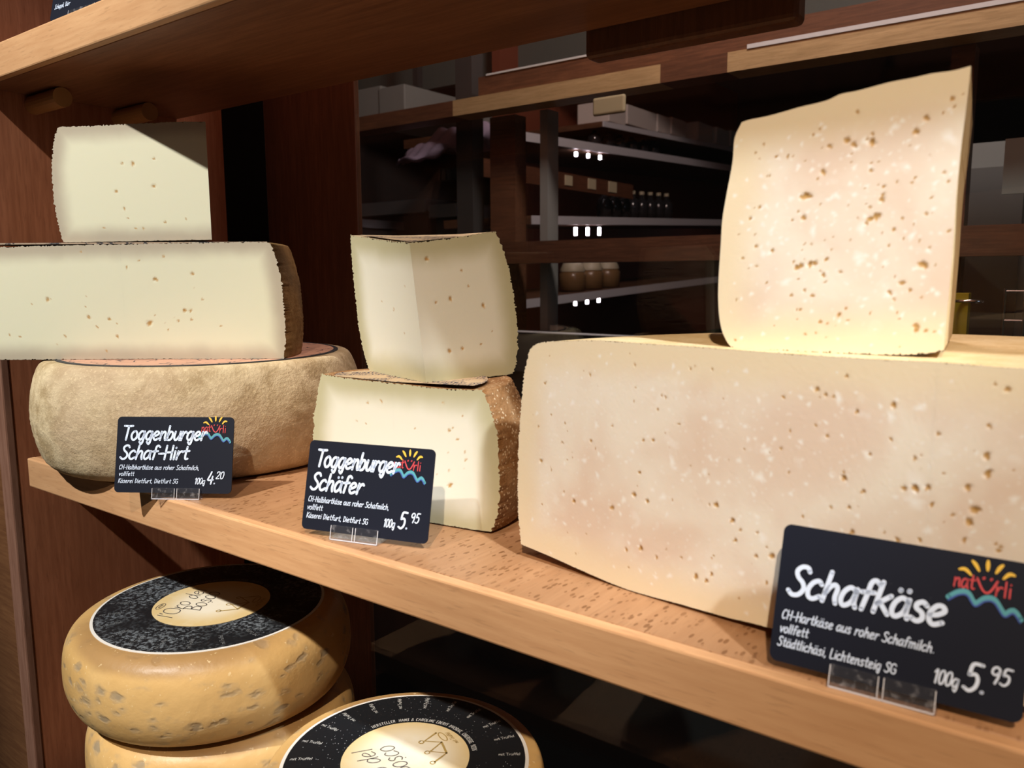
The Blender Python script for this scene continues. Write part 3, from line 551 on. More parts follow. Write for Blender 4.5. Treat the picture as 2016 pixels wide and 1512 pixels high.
# ------------------------------------------------------------------ middle stack
ml = empty('cheese_half_wheel', (ML_ORG[0], ML_ORG[1], 0), rad(ML_ANG), 'small cut half wheel with brown speckled rind behind the middle price card', 'cheese')
sL = [(-s, max(z, .002)) for s, z in ML_LEFT][::-1]; sR = [(s, z) for s, z in ML_RIGHT]
bot = [(0, .0008), (.05, .0008), (.066, .0012)]
bL = bot+[sL[0]]; bR = bot+[sR[0]]
tL = [sL[-1], (.0331, .0892), (.0052, .0884), (0, .0882)]; tR = [sR[-1], (.0543, .0876), (.0362, .0872), (.014, .0878), (0, .0882)]
hA, hB = split(ML_HOLES+scatter(14, .055, .01, .08, .0004, .0008))
sector(ml, math.pi, 0., (bL, sL, tL), (bR, sR, tR), M_PASTE_MID, M_RIND_MID, holesA=hA, holesB=hB, nth=50, ragged=.0005, front=.018)
t = NT('ink_drawing_label'); v = t.co()
ink = t.mth('MULTIPLY', t.ramp(t.wave(v, 120, 9, 4, 2.2), .5, .62, 0, 1), t.ramp(t.noise(v, 55, 3), .42, .52))
M_INKLAB = t.set(Base_Color=t.mix(ink, (.50, .36, .22), (.03, .03, .06)), Roughness=.7)
def sector_label(parent, r, zc, zr, th0, th1, mat, n=40, inset=.0015):
    V = []; F = []; m = 8
    mid = (th0+th1)/2
    for i in range(n+1):
        th = th0+(th1-th0)*i/n
        for k in range(m+1):
            q = r*k/m; V.append((q*math.cos(th)+inset*math.cos(mid), q*math.sin(th)+inset*math.sin(mid), zc+(zr-zc)*(k/m)+.0006))
    for i in range(n):
        for k in range(m): F.append((i*(m+1)+k, i*(m+1)+k+1, (i+1)*(m+1)+k+1, (i+1)*(m+1)+k))
    return mk('paper_label', V, F, mat, parent)
sector_label(ml, .060, .0884, .0897, math.pi, 0, M_INKLAB)
# upper quarter
qt = empty('cheese_quarter', (-.3426, .072, .0893), 0, 'quarter wheel turned corner-first on top of the middle stack', 'cheese')
aL, aR = rad(164.1), rad(73.9)
zt = .0865
sL = [(.0758, .0006), (.0795, .008), (.0828, .022), (.0838, .036), (.0828, .055), (.0812, .075), (.0795, .0885), (.0783, .0945)]
sR = [(.0685, .0006), (.0722, .008), (.0752, .022), (.0762, .036), (.0758, .055), (.0732, .075), (.0685, .0905), (.066, .0955)]
bL = [(0, 0), (.04, 0), (.068, .0), (.0758, .0006)]; bR = [(0, 0), (.03, 0), (.06, .0), (.0685, .0006)]
tL = [sL[-1], (.06, .0925), (.03, .0892), (0, zt)]; tR = [sR[-1], (.05, .0930), (.025, .0893), (0, zt)]
hA = [(.03, .045, .001), (.02, .03, .0008), (.045, .05, .0008), (.012, .06, .0007)]
hB = [(.011, .077, .0016), (.05, .047, .0016), (.025, .052, .0015), (.02, .019, .0016), (.03, .02, .0013), (.036, .07, .001), (.014, .05, .001), (.045, .022, .0009), (.04, .06, .0008), (.055, .03, .0008)]
sector(qt, aL, aR, (bL, sL, tL), (bR, sR, tR), M_PASTE_MID, M_RIND_PALE, res=.0009, holesA=hA, holesB=hB, nth=30, ragged=.0006)
sector_label(qt, .066, zt+.0002, .0938, aL, aR, M_INKLAB)
for ch in qt.children:      # the piece was cut leaning a little to the left
    ch.data.transform(Matrix(((1, 0, -.072, 0), (0, 1, -.066, 0), (0, 0, 1, 0), (0, 0, 0, 1))))
# ------------------------------------------------------------------ hard cheese, right
bg = empty('hard_cheese_half_wheel', (BIG_ORG[0], BIG_ORG[1], .0006), rad(BIG_ANG), 'big cut half wheel of hard cheese with holes and white spots at the right', 'cheese')
BIG_LEFT[0][1] = .0066; BIG_BOT[0][1] = .0066; BIG_BOT[1][1] = .0048
sL = [(-s, z) for s, z in BIG_LEFT]; bL = [(0, .004)]+[(-s, max(z, 0)) for s, z in BIG_BOT[::-1]]; bL[-1] = sL[0]
tL = [sL[-1]]+[(-s, z) for s, z in BIG_TOP[1:-1]]+[(0, .1233)]
def near(items): return [(-s, z, r) for s, z, r in items if s < .002], [(s, z, r) for s, z, r in items if s > -.002]
sm = scatter(130, .2, .006, .118, .0003, .0007); sw = scatter(230, .2, .006, .118, .0006, .0015)
hA, hB = near(BIG_HOLES+sm); wA, wB = near(BIG_WHITE+sw)
sector(bg, math.pi, 0., (bL, sL, tL), (bL, sL, tL), M_PASTE_HARD, M_RIND_HARD, res=.00052, holesA=hA, holesB=hB, whA=wA, whB=wB, nth=60, ragged=.0003)
# tall block on top
g = empty('hard_cheese_block', (G_ORG[0], G_ORG[1], .0013), 0, 'tall slanting block of hard cheese standing on the big half wheel', 'cheese')
NV, NU = 190, 165
B = smoothpoly(G_BOT, NU); T = smoothpoly(G_TOP, NU); L = smoothpoly(G_LEFT, NV); Rr = smoothpoly(G_RIGHT, NV)
L[0] = B[0]; L[-1] = T[0]; Rr[0] = B[-1]; Rr[-1] = T[-1]
G = coons(B, T, L, Rr); jb = np.abs(RNG.normal(0, .0004, NU)); G[:, :, 1] += jb[None]*np.exp(-.1*np.linspace(0, 1, NV)[:, None]/.0011); bord = np.vstack([B, T, L])
sm = [(RNG.uniform(-.045, .04), RNG.uniform(.125, .215), RNG.uniform(.0003, .0007)) for _ in range(60)]
sw = [(RNG.uniform(-.045, .04), RNG.uniform(.125, .215), RNG.uniform(.0005, .0013)) for _ in range(110)]
face_patch('cut_face', G, bord, lambda P: np.c_[P[:, 0], np.zeros(len(P)), P[:, 1]], np.array([0, -1., 0]), G_HOLES+sm, G_WHITE+sw, M_PASTE_HARD, g)
loop = np.vstack([B, Rr[1:], T[::-1][1:], L[::-1][1:-1]]); n = len(loop); V = []; F = []; cx, cz = .0, .17
steps = 14
for i in range(steps+1):
    f = i/steps; y = .0885*f; k = 1-.05*f
    V += [((p[0]-cx)*k+cx-.008*f, y, (p[1]-.122)*(1-.06*f*(p[1] > .2))+.122) for p in loop]
for i in range(steps):
    for k in range(n): F.append((i*n+k, i*n+(k+1) % n, (i+1)*n+(k+1) % n, (i+1)*n+k))
F.append(tuple(range(steps*n, (steps+1)*n)))
mk('rind', V, F, M_RIND_HARD, g, True)
# ------------------------------------------------------------------ truffle wheels
def truffle(label, loc, rz, prof, nsh, name='truffle_cheese_wheel'):
    r = empty(name, loc, rz, label, 'cheese', 'golden truffle cheese wheels')
    P = [tuple(q) for q in smoothpoly(prof, 70)]
    o = lathe('rind', [(0, P[0][1])]+P+[(0, P[-1][1])], M_WAX, r, 144)
    a = o.data.attributes.new('shoulder', 'FLOAT', 'POINT'); H = P[-1][1]
    for v in o.data.vertices:
        an = math.atan2(v.co.y, v.co.x); rr = math.hypot(v.co.x, v.co.y)
        a.data[v.index].value = max(0, 1-max(0, H-v.co.z)/nsh)*(.75+.35*math.sin(2*an+.6+3.1)) if rr > .01 else 0
        k = 1+.005*math.sin(2*an+.7)+.003*math.sin(5*an); v.co.x *= k; v.co.y *= k
    return r
def label_mat(name, worn):
    t = NT(name); v = t.co()
    dots = t.vor(v, 520 if worn else 430, rnd=.25 if worn else 1); dm = t.ramp(dots, .22, .30, 1, 0) if worn else t.ramp(dots, .09, .15, 1.6, 0)
    dens = t.ramp(t.noise(v, 40, 3), .42, .62)
    c = t.mix(t.mth('MULTIPLY', dm, t.mth('MULTIPLY', dens, .55)), (.008, .009, .011), (.42, .44, .46))
    if worn:
        n = t.noise(v, 330, 4, .7); b = t.ramp(t.noise(v, 17, 3), .34, .55)
        c = t.mix(t.mth('MULTIPLY', t.ramp(n, .46, .64), t.mth('MULTIPLY', b, .8)), c, (.21, .24, .27))
    t.bump(t.noise(v, 350, 3), .12, .0006)
    return t.set(Base_Color=c, Roughness=.45)
def cream_mat(name):
    t = NT(name); v = t.co(); ln = t.n('VectorMath', operation='LENGTH'); t.t.links.new(t.co((1, 1, 0)), ln.inputs[0])
    c = t.mix(t.ramp(ln.outputs['Value'], .016, .042), (.80, .74, .60), (.66, .50, .24))
    c = t.mix(t.ramp(t.noise(v, 90, 4), .45, .7, 0, .4), c, (.74, .64, .42))
    return t.set(Base_Color=c, Roughness=.55)
M_CREAM = cream_mat('cream_label_paper'); M_RIM = plain('white_label_rim', (.74, .72, .68), .6)
M_LABINK = plain('grey_label_ink', (.10, .09, .085), .6); M_GOLDINK = plain('gold_label_ink', (.42, .29, .09), .5); M_WHINK = plain('white_label_ink', (.62, .62, .60), .6)
def label_on(root, z, rout, rin, worn, tdir, bcol, sz):
    rim = lathe('label_rim', [(.0005, 0), (rout+.0022, 0), (rout+.0022, -.0015)], M_RIM, root, 120, (0, 0, z+.0004), False)
    d = lathe('label_ring', [(.0005, 0), (rout, 0), (rout, -.0006)], label_mat('black_dotted_label' + ('_worn' if worn else ''), worn), root, 120, (0, 0, z+.0008), False)
    c = lathe('label_centre', [(.0005, 0), (rin, 0), (rin, -.0004)], M_CREAM, root, 96, (0, 0, z+.0011), False)
    X = Vector(tdir).normalized(); N = Vector((0, 0, 1)); Y = N.cross(X); O = Vector((0, 0, z+.0011)); fr = (O, X, Y, N)
    k = rin/.0453
    flat('lettering', [text2d("l'Oro del", -.0335*k, 0.0165*k, .0140*k, .058*k, .055, .12), text2d('Bosco', -.0175*k, .0020*k, .0150*k, .038*k, .055, .12)], M_LABINK, c, fr, .0002)
    crown = []
    for st in ([(-.016, -.015), (-.011, -.027), (-.003, -.018), (.003, -.030), (.011, -.020), (.016, -.032)], [(-.011, -.027), (.003, -.030)]):
        v_, f_ = [], []; ribbon([(p[0]*k, p[1]*k) for p in st], .0016*k, v_, f_); crown.append((v_, f_))
    for p in ((-.016, -.0135), (-.003, -.0155), (.011, -.0175)):
        v_, f_ = [], []; ribbon(crom([((p[0]+.0018*math.cos(a))*k, (p[1]+.0018*math.sin(a))*k) for a in np.linspace(0, 6.283, 9)], 3), .0008*k, v_, f_); crown.append((v_, f_))
    v_, f_ = [], []; ribbon(crom([((.009+.006*math.cos(a))*k, (-.034+.0022*math.sin(a))*k) for a in np.linspace(0, 6.283, 11)], 3), .0008*k, v_, f_); crown.append((v_, f_))
    v2, f2 = text2d('mit Trüffel', -.004*k, -.0405*k, .0032*k, .016*k, .10); crown.append((v2, f2))
    flat('crown_mark', crown, M_GOLDINK, c, fr, .0002)
    ov = []
    v_, f_ = [], []; ribbon(crom([((-.0130+.0058*math.cos(a))*k, (.0372+.0026*math.sin(a))*k) for a in np.linspace(0, 6.283, 13)], 3), .0005*k, v_, f_); ov.append((v_, f_))
    ov.append(text2d('6981', -.0166*k, .0362*k, .0022*k, .0075*k, .14))
    flat('oval_stamp', ov, M_LABINK, c, fr, .0002)
    ring = []
    def arc(txt, rr, a0, size, sp, flip=1):
        a = a0
        for ch in txt:
            adv, st = GL[ch]; w = (adv+.10)*size*sp
            am = a-w/2/rr
            vs, fs = text2d(ch, -adv*size*sp/2, 0, size, adv*size*sp, .13, 0)
            cs, sn = math.cos(am-math.pi/2), math.sin(am-math.pi/2); px, py = rr*math.cos(am), rr*math.sin(am)
            ring.append(([(px+q[0]*cs-q[1]*sn, py+q[0]*sn+q[1]*cs) for q in vs], fs)); a -= w/rr
    arc('HERSTELLER: HANS & CAROLINE EBERIT DVORAK, OBEREGG, 9226', rin+.0022*sz, rad(bcol), .0030*sz, 1.02)
    for i in range(22):
        a = 2*math.pi*i/22+.1; r0 = rout-.017*sz
        vs, fs = text2d('mit Trüffel', 0, 0, .0026*sz, .0140*sz, .10, 0)
        if (i % 22) > 10: vs = [(.0140*sz-q[0], -q[1]) for q in vs]
        cs, sn = math.cos(a), math.sin(a)
        ring.append(([((r0+q[0])*cs-q[1]*sn, (r0+q[0])*sn+q[1]*cs) for q in vs], fs))
    flat('ring_lettering', ring, plain('worn_ring_ink', (.20, .21, .22), .6) if worn else M_WHINK, d, (Vector((0, 0, z+.0008)), Vector((1, 0, 0)), Vector((0, 1, 0)), N), .0002)
A = truffle('golden truffle wheel with worn black label, half shaded, on top of the lower left pile', (-.5740, .0600, -.1790), 0,
    [(.080, .000), (.094, .002), (.1035, .010), (.1090, .024), (.1100, .038), (.1085, .052), (.1045, .062), (.0985, .0675), (.092, .0695), (.086, .0697)], .016)
label_on(A, .0697, .0872, .0455, True, (-.494, .869, 0), 200, 1.15)
A2 = truffle('golden truffle wheel half hidden underneath the one with the worn black label', (-.5690, .0640, -.2500), .8,
    [(.080, .000), (.094, .002), (.1015, .010), (.1045, .024), (.1050, .038), (.1035, .052), (.099, .062), (.093, .0675), (.086, .0697)], .010)
Bw = truffle('smaller truffle wheel with clean white-rimmed black label at the bottom edge', (-.3220, .0253, -.1920), 0,
    [(.070, .000), (.079, .002), (.0835, .010), (.085, .025), (.0845, .042), (.0832, .053), (.0818, .0572), (.0795, .0585), (.074, .0590)], .002)
label_on(Bw, .0590, .0722, .0385, False, (-.93, .366, 0), 165, .95)
B2 = truffle('truffle wheel supporting the clean-labelled wheel, out of sight below', (-.3240, .0270, -.2500), 0,
    [(.070, .000), (.080, .002), (.0835, .010), (.0842, .028), (.083, .046), (.078, .0565), (.072, .0575)], .004)
truffle('lowest truffle wheel of the left pile, out of sight below', (-.5720, .0620, -.3220), 1.7,
    [(.080, .000), (.094, .002), (.1015, .010), (.1045, .024), (.1050, .038), (.1035, .054), (.099, .064), (.093, .0695), (.086, .0717)], .010)
truffle('lowest wheel under the clean-labelled wheel, out of sight below', (-.3230, .0260, -.3220), 0,
    [(.070, .000), (.080, .002), (.0835, .012), (.0842, .036), (.083, .058), (.078, .0695), (.072, .0717)], .004)
# ------------------------------------------------------------------ price cards
CW, CH = .0856, .0540
def logo(parent, fr, ox, oy, k):
    root = flat('logo_lettering', [text2d('nat', ox-.0006*k, oy, .0052*k, .0068*k, .105, .0), text2d('rli', ox+.0124*k, oy-.0008*k, .0054*k, .0052*k, .10, -.03)], M_RED, parent, fr, .00035)
    v, f = [], []; ribbon(crom([(ox+(.0066+.0062*i/8)*k, oy+(.0042-.0046*math.sin(math.pi*i/8))*k) for i in range(9)], 3), .0007*k, v, f)
    for dx in (.0085, .0108): ribbon([(ox+dx*k, oy+.0044*k), (ox+(dx+.0002)*k, oy+.0047*k)], .0008*k, v, f)
    flat('smile_mark', [(v, f)], M_RED, root, fr, .00036)
    v, f = [], []
    for a, r0, r1, bend in ((160, .0052, .0098, .0016), (125, .0046, .0092, .0006), (92, .0044, .0086, -.0002), (60, .0046, .0090, -.0006), (28, .0052, .0094, -.0016)):
        c, s = math.cos(rad(a)), math.sin(rad(a)); X0, Y0 = ox+.0097*k, oy+.0030*k
        P = [(X0+c*r0*k, Y0+s*r0*k*.95), (X0+c*(r0+r1)/2*k, Y0+(s*(r0+r1)/2*.95+abs(bend)*.7)*k), (X0+c*r1*k, Y0+s*r1*k*.95)]
        ribbon(crom(P, 5), .0013*k, v, f, taper=True)
    flat('sun_rays', [(v, f)], M_YEL, root, fr, .00035)
    W = [(-.0018, -.0042), (.0012, -.0018), (.0040, -.0014), (.0066, -.0046), (.0096, -.0022), (.0124, -.0022), (.0156, -.0062), (.0182, -.0046), (.0205, -.0072)]
    v, f = [], []; ribbon(crom([(ox+p[0]*k, oy+p[1]*k) for p in W], 5), .0018*k, v, f); wv = flat('wave', [(v, f)], M_TEAL, root, fr, .00034)
    v, f = [], []; ribbon(crom([(ox+p[0]*k, oy+p[1]*k-.0011*k) for p in W], 5), .0006*k, v, f); flat('wave_shadow', [(v, f)], M_BLUE, root, fr, .00036)
def card(label, loc, yawd, tilt, texts, hold, hlabel, logo_at=(.0628, .0437, 1.), roll=0):
    r = empty('price_card', loc, 0, label, 'price card', 'charcoal shelf price cards')
    r.rotation_mode = 'XYZ'
    Mx = Matrix.Rotation(rad(yawd), 4, 'Z')@Matrix.Rotation(-rad(tilt), 4, 'X')@Matrix.Rotation(rad(roll), 4, 'Y')
    r.rotation_euler = Mx.to_euler()
    bm = bmesh.new(); R = .0032; pts = []
    for cx, cz, a0 in ((CW-R, CH-R, 0), (R, CH-R, 90), (R, R, 180), (CW-R, R, 270)):
        for i in range(9): a = rad(a0+i*11.25); pts.append((cx+R*math.cos(a), cz+R*math.sin(a)))
    fv = [bm.verts.new((p[0], 0, p[1])) for p in pts]; bm.faces.new(fv)
    e = bmesh.ops.extrude_face_region(bm, geom=list(bm.faces)); bmesh.ops.translate(bm, vec=(0, .0008, 0), verts=[q for q in e['geom'] if isinstance(q, bmesh.types.BMVert)])
    board = bmobj('card_board', bm, M_CARD, r)
    fr = (Vector((0, 0, 0)), Vector((1, 0, 0)), Vector((0, 0, 1)), Vector((0, -1, 0)))
    for nm, items in texts: flat(nm, [text2d(*i) for i in items], M_INK, r, fr, .00042)
    if logo_at: logo(r, fr, *logo_at)
    # clear clip-on holder
    h = empty('card_holder', loc, 0, hlabel, 'card holder', 'clear acrylic price card holders'); h.rotation_euler = (0, 0, rad(yawd))
    x0, x1, hh = hold
    tl = math.tan(rad(tilt)); f = loc[2]-SHELF_Z
    def plate(bm, xa, xb, off, t, za, zb):      # plate leaning with the card
        q = []
        for x in (xa, xb):
            for z in (za, zb):
                for y in (off, off+t): q.append(bm.verts.new((x, y+z*tl, z-f+.0003)))
        a = q
        for ids in ((0, 2, 6, 4), (1, 5, 7, 3), (0, 1, 3, 2), (4, 6, 7, 5), (0, 4, 5, 1), (2, 3, 7, 6)): bm.faces.new([a[i] for i in ids])
    xm = (x0+x1)/2
    for xa, xb in ((x0, xm-.0008), (xm+.0008, x1)):
        bm = bmesh.new(); plate(bm, xa, xb, -.0026, .0011, .0, hh); bmobj('front_lip', bm, M_ACRYL, h)
    bm = bmesh.new()
    for xe in (x0, xm-.0011, xm+.0008, x1-.0003): plate(bm, xe, xe+.0003, -.00275, .0003, .0, hh)
    plate(bm, x0, x1, -.00275, .0003, .0, .0005); bmobj('lip_highlight', bm, M_ACRYLGLINT, h)  # thin pale strips painted as the highlights of the lip edges
    bm = bmesh.new(); plate(bm, x0, x1, .0020, .0012, .0, hh*1.1); bmobj('back_lip', bm, M_ACRYL, h)
    bm = bmesh.new(); add_box(bm, (x0-.0006, -.0034, -f+.0002), (x1+.0006, .018, -f+.0019), .0003, 1); bmobj('base_plate', bm, M_ACRYL, h)
    return r
SHELF_Z = 0.
card('charcoal price card showing 4.20 in front of the whole pale-rinded wheel', (-.5612, -.0198, .0042), 32.97, 13, [
    ('title_lettering', [('Toggenburger', .0046, .0375, .0098, .0615, .155, .10), ('Schaf-Hirt', .0036, .0238, .0096, .0500, .155, .10)]),
    ('description_lettering', [('CH-Halbhartkäse aus roher Schafmilch,', .0030, .0164, .0032, .0590, .125, .12, .035), ('vollfett', .0030, .0118, .0031, .0115, .125, .12, .035), ('Käserei Dietfurt, Dietfurt SG', .0028, .0068, .0031, .0440, .125, .12, .035)]),
    ('price_lettering', [('100g', .0590, .0066, .0042, .0075, .13, .12), ('4.', .0678, .0068, .0084, .0066, .13, .12), ('20', .0742, .0104, .0050, .0058, .13, .12)])],
    (.0286, .0633, .0075), 'clear acrylic holder gripping the price card that shows 4.20')
card('charcoal price card showing 5.95 in front of the middle cheese stack', (-.3866, .0058, .0040), 15.64, 14, [
    ('title_lettering', [('Toggenburger', .0062, .0384, .0100, .0570, .155, .10), ('Schäfer', .0040, .0242, .0100, .0365, .155, .10)]),
    ('description_lettering', [('CH-Halbhartkäse aus roher Schafmilch,', .0032, .0168, .0033, .0560, .125, .12, .035), ('vollfett', .0030, .0120, .0032, .0110, .125, .12, .035), ('Käserei Dietfurt, Dietfurt SG', .0030, .0070, .0032, .0430, .125, .12, .035)]),
    ('price_lettering', [('100g', .0565, .0070, .0046, .0075, .13, .12), ('5.', .0660, .0072, .0092, .0068, .13, .12), ('95', .0736, .0112, .0054, .0058, .13, .12)])],
    (.0218, .0540, .0082), 'clear acrylic holder gripping the price card before the middle stack', (.0600, .0418, 1.), )
card('charcoal price card with one-word title at the lower right, nearest the camera', (-.0998, .0072, .0040), 2.3, 16, [
    ('title_lettering', [('Schafkäse', .0046, .0268, .0115, .0555, .155, .10)]),
    ('description_lettering', [('CH-Hartkäse aus roher Schafmilch.', .0032, .0168, .0036, .0545, .125, .10, .03), ('vollfett', .0030, .0115, .0035, .0110, .125, .10, .03), ('Städtlichäsi, Lichtensteig SG', .0028, .0062, .0036, .0430, .125, .10, .03)]),
    ('price_lettering', [('100g', .0580, .0068, .0048, .0080, .13, .10), ('5.', .0672, .0070, .0094, .0072, .13, .10), ('95', .0748, .0114, .0056, .0064, .13, .10)])],
    (.0232, .0595, .0080), 'clear acrylic holder gripping the nearest price card at the lower right', (.0620, .0418, 1.0))
SHELF_Z = .3437
card('price card at the top left corner, only its lower edge in view', (-.6620, .0075, .3478), 6., 13, [
    ('title_lettering', [('Schafkäse', .0046, .0268, .0115, .0555, .155, .10)]),
    ('description_lettering', [('Schuppli, Dürr', .0050, .0085, .0034, .0200, .125, .10, .03)] if 'D' in GL and 'ü' in GL else [])],
    (.0265, .0590, .0075), 'clear acrylic holder at the top left corner on the upper shelf', None)
# ------------------------------------------------------------------ room beyond the glass; glass reflections are built here as objects too
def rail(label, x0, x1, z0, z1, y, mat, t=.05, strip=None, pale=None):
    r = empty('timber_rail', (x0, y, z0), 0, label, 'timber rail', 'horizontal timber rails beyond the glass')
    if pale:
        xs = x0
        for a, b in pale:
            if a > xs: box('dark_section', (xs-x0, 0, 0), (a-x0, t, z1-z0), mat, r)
            box('painted_lit_section', (a-x0, -.0005, 0), (b-x0, t, z1-z0), M_LITWOOD, r); xs = b  # lit stretches of the rail, put into the wood colour
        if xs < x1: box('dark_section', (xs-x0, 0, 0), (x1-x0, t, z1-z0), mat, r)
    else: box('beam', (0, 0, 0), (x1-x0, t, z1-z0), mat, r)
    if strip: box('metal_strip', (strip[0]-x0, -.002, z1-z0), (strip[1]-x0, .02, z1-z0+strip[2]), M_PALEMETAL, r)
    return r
rail('timber rail with lit stretches painted paler and a metal strip, just above the hard cheese block', -2.4, 1.2, .4545, .4830, .90, M_DARKWOOD, .05, (-.46, .4, .006), ((-1.03, -.60), (-.49, 1.2)))
rail('dark timber rail with a bright top edge, highest in the window', -1.0, 1.2, .494, .528, .94, M_DARKWOOD, .05, (-.98, -.40, .003))
rail('brown timber rail crossing the middle of the window behind the cheeses', -2.4, 1.2, .1775, .2165, .90, M_DARKWOOD, .05)
rail('black lower rail along the window foot', -2.4, 1.2, -.02, .052, .90, M_DARKPAINT, .05, (-1.2, 1.0, .0015))
tag(box('dark_fill_board', (-2.4, .905, -1.19), (1.2, .95, -.022), M_BLACK), 'black board standing in for the dark depth below the lower rail', 'board')  # black sheet in place of the unlit depth behind the glass
for x0, x1, z0, z1, mat, lab in ((-1.070, -1.029, -.02, .72, M_DARKPAINT, 'dark upright post furthest left beyond the glass'), (-.985, -.925, -.02, .4545, M_DARKWOOD, 'brown upright post beyond the glass, right of the dark one'), (-.868, -.851, -.02, .4545, M_GREYPAINT, 'slim grey upright post behind the quarter cheese'), (-.2, -.172, -.02, .4545, M_DARKWOOD, 'brown upright post beside the grey cabinet')):
    tag(box('upright_post', (x0, .955, z0), (x1, .99, z1), mat), lab, 'post', 'upright posts beyond the glass')
tag(box('duct_bracket', (-1.70, 1.5, .662), (-1.68, 1.52, 1.899), M_DARKPAINT), 'thin dark hanger above the grey duct', 'hanger')
d = empty('steel_duct', (-1.80, 1.3, .59), 0, 'grey sheet-metal duct high behind the left end of the glass', 'duct')
bm = bmesh.new(); add_box(bm, (0, 0, 0), (.17, .4, .075), .003); bmobj('duct_body', bm, M_GREYPAINT, d); bm = bmesh.new(); add_box(bm, (.165, -.004, -.004), (.262, .40, .066), .003); bmobj('duct_end', bm, M_GREYPAINT, d)
tag(box('wall_panel', (-2.3, 1.75, .765), (.9, 1.78, 1.2), plain('green_grey_wall', (.10, .115, .10), .7)), 'grey-green panel high on the wall behind the duct', 'wall panel')
# side shelving with lamps
SX = -1.2; SL = .043
def sboard(label, y0, z0, y1, th=.022, depth=.30):
    z1 = z0+(y1-y0)*SL
    r = empty('display_shelf', (SX, y0, z0), 0, label, 'shelf', 'pale-edged display shelves in the back room'); r.rotation_euler = (math.atan(SL), 0, 0)
    L = math.hypot(y1-y0, z1-z0)
    box('board', (-depth, 0, -th), (-.004, L, 0), M_DARKWOOD, r); box('front_edge', (-.004, 0, -th), (0, L, .0), M_WHITE, r); return r
def zat(y, y0, z0): return z0+(y-y0)*SL
sboard('display shelf under the carton row, highest in the back room', 1.75, .588, 3.4, .015)
sboard('second display shelf from the top, pale edge sloping right', 1.25, .502, 3.3)
sboard('third display shelf, behind the top of the quarter cheese', 1.40, .306, 3.3)
sboard('lowest display shelf with pale-lidded jars', 1.36, .094, 2.6)
tag(box('shelving_back', (SX-.33, 1.66, -.1), (SX-.30, 3.5, 1.0), plain('rust_backboard', (.20, .05, .022), .7)), 'rust-coloured backboard of the back room display shelves', 'backboard')
for r_, (y0, z0, zz, hh) in enumerate(((1.25, .502, -.033, .0055), (1.40, .306, -.040, .011), (1.36, .094, -.0262, .009))):
    for c_, y in enumerate((1.636, 1.700, 1.765)):
        zc = zat(y, y0, z0)+zz
        tag(cyl('led_lamp', (SX-.02, y, zc-hh), (SX-.02, y, zc+hh), .0042, M_LED, None, 12),
            '%s LED tube in the %s row of glowing lamps' % (('left', 'middle', 'right')[c_], ('top', 'middle', 'bottom')[r_]), 'lamp', 'small LED tubes under the display shelves')
for y, ht in ((2.95, .006), (3.1, .006)):
    tag(cyl('led_lamp', (SX-.02, y, zat(y, 1.4, .306)-.023-2*ht), (SX-.02, y, zat(y, 1.4, .306)-.0205), .006, M_LED, None, 12), 'LED lamp glowing just left of the hard cheese block, %s of its pair' % ('left' if y < 3 else 'right'), 'lamp', 'small LED tubes under the display shelves')
tag(box('tag_rail', (SX-.006, 1.2, .384), (SX, 1.93, .426), wood('tag_rail_wood', (.16, .06, .03), (.1, .04, .02), 'y')), 'narrow brown rail that carries five small tags', 'rail')
M_TAG = plain('tag_paper', (.55, .47, .30), .6)
for i, y in enumerate((1.335, 1.45, 1.565, 1.685, 1.80)):
    tag(box('price_tag', (SX, y-.012-.002*i, .394), (SX+.003, y+.012+.003*i, .416+.002*i), M_TAG), '%s of the five small tags on the brown rail' % ('leftmost', 'second from left', 'middle', 'second from right', 'rightmost')[i], 'tag', 'small tags on the brown rail')
M_CARTON = plain('pale_carton', (.62, .55, .50), .6); M_BOTTLE = plain('dark_bottle', (.02, .018, .02), .15); M_LID = plain('pale_lid', (.42, .36, .24), .5); M_JAR = plain('jar_amber', (.18, .10, .04), .25)
for i, (y0, y1, h) in enumerate(((1.80, 1.90, .060), (1.91, 2.10, .058), (2.11, 2.20, .056), (2.21, 2.32, .056), (2.42, 2.55, .062), (2.58, 2.70, .060), (2.72, 2.86, .060))):
    zb = zat(y1, 1.75, .588)+.001
    bm = bmesh.new(); add_box(bm, (SX-.12, y0, zb), (SX-.012, y1, zb+h), .003); o = bmobj('carton', bm, M_CARTON)
    tag(o, '%s pale carton of the row on the highest display shelf, counted from the left' % ('first', 'second', 'third', 'fourth', 'fifth', 'sixth', 'seventh')[i], 'carton', 'pale cartons on the highest display shelf')
def bottle(y, zb, h, r, label, grp, body=M_BOTTLE, cap=M_LID, name='bottle'):
    o = empty(name, (SX-.06, y, zb), 0, label, name, grp)
    lathe('body', [(0, 0), (r, 0), (r, h*.55), (r*.75, h*.68), (r*.35, h*.76), (r*.33, h*.9), (0, h*.9)], body, o, 20)
    lathe('cap', [(r*.38, h*.88), (r*.38, h), (0, h)], cap, o, 16)
ordn = ('first', 'second', 'third', 'fourth', 'fifth', 'sixth', 'seventh', 'eighth')
for i in range(8): bottle(1.86+.06*i, zat(1.86+.06*i, 1.4, .306)+.002, .085, .022, '%s dark bottle from the left on the third display shelf' % ordn[i], 'dark bottles on the third display shelf')
for i in range(6): bottle(1.80+.075*i, zat(1.80+.075*i, 1.25, .502)+.002, .055, .02, '%s small dark bottle from the left on the second display shelf' % ordn[i], 'small dark bottles on the second display shelf')
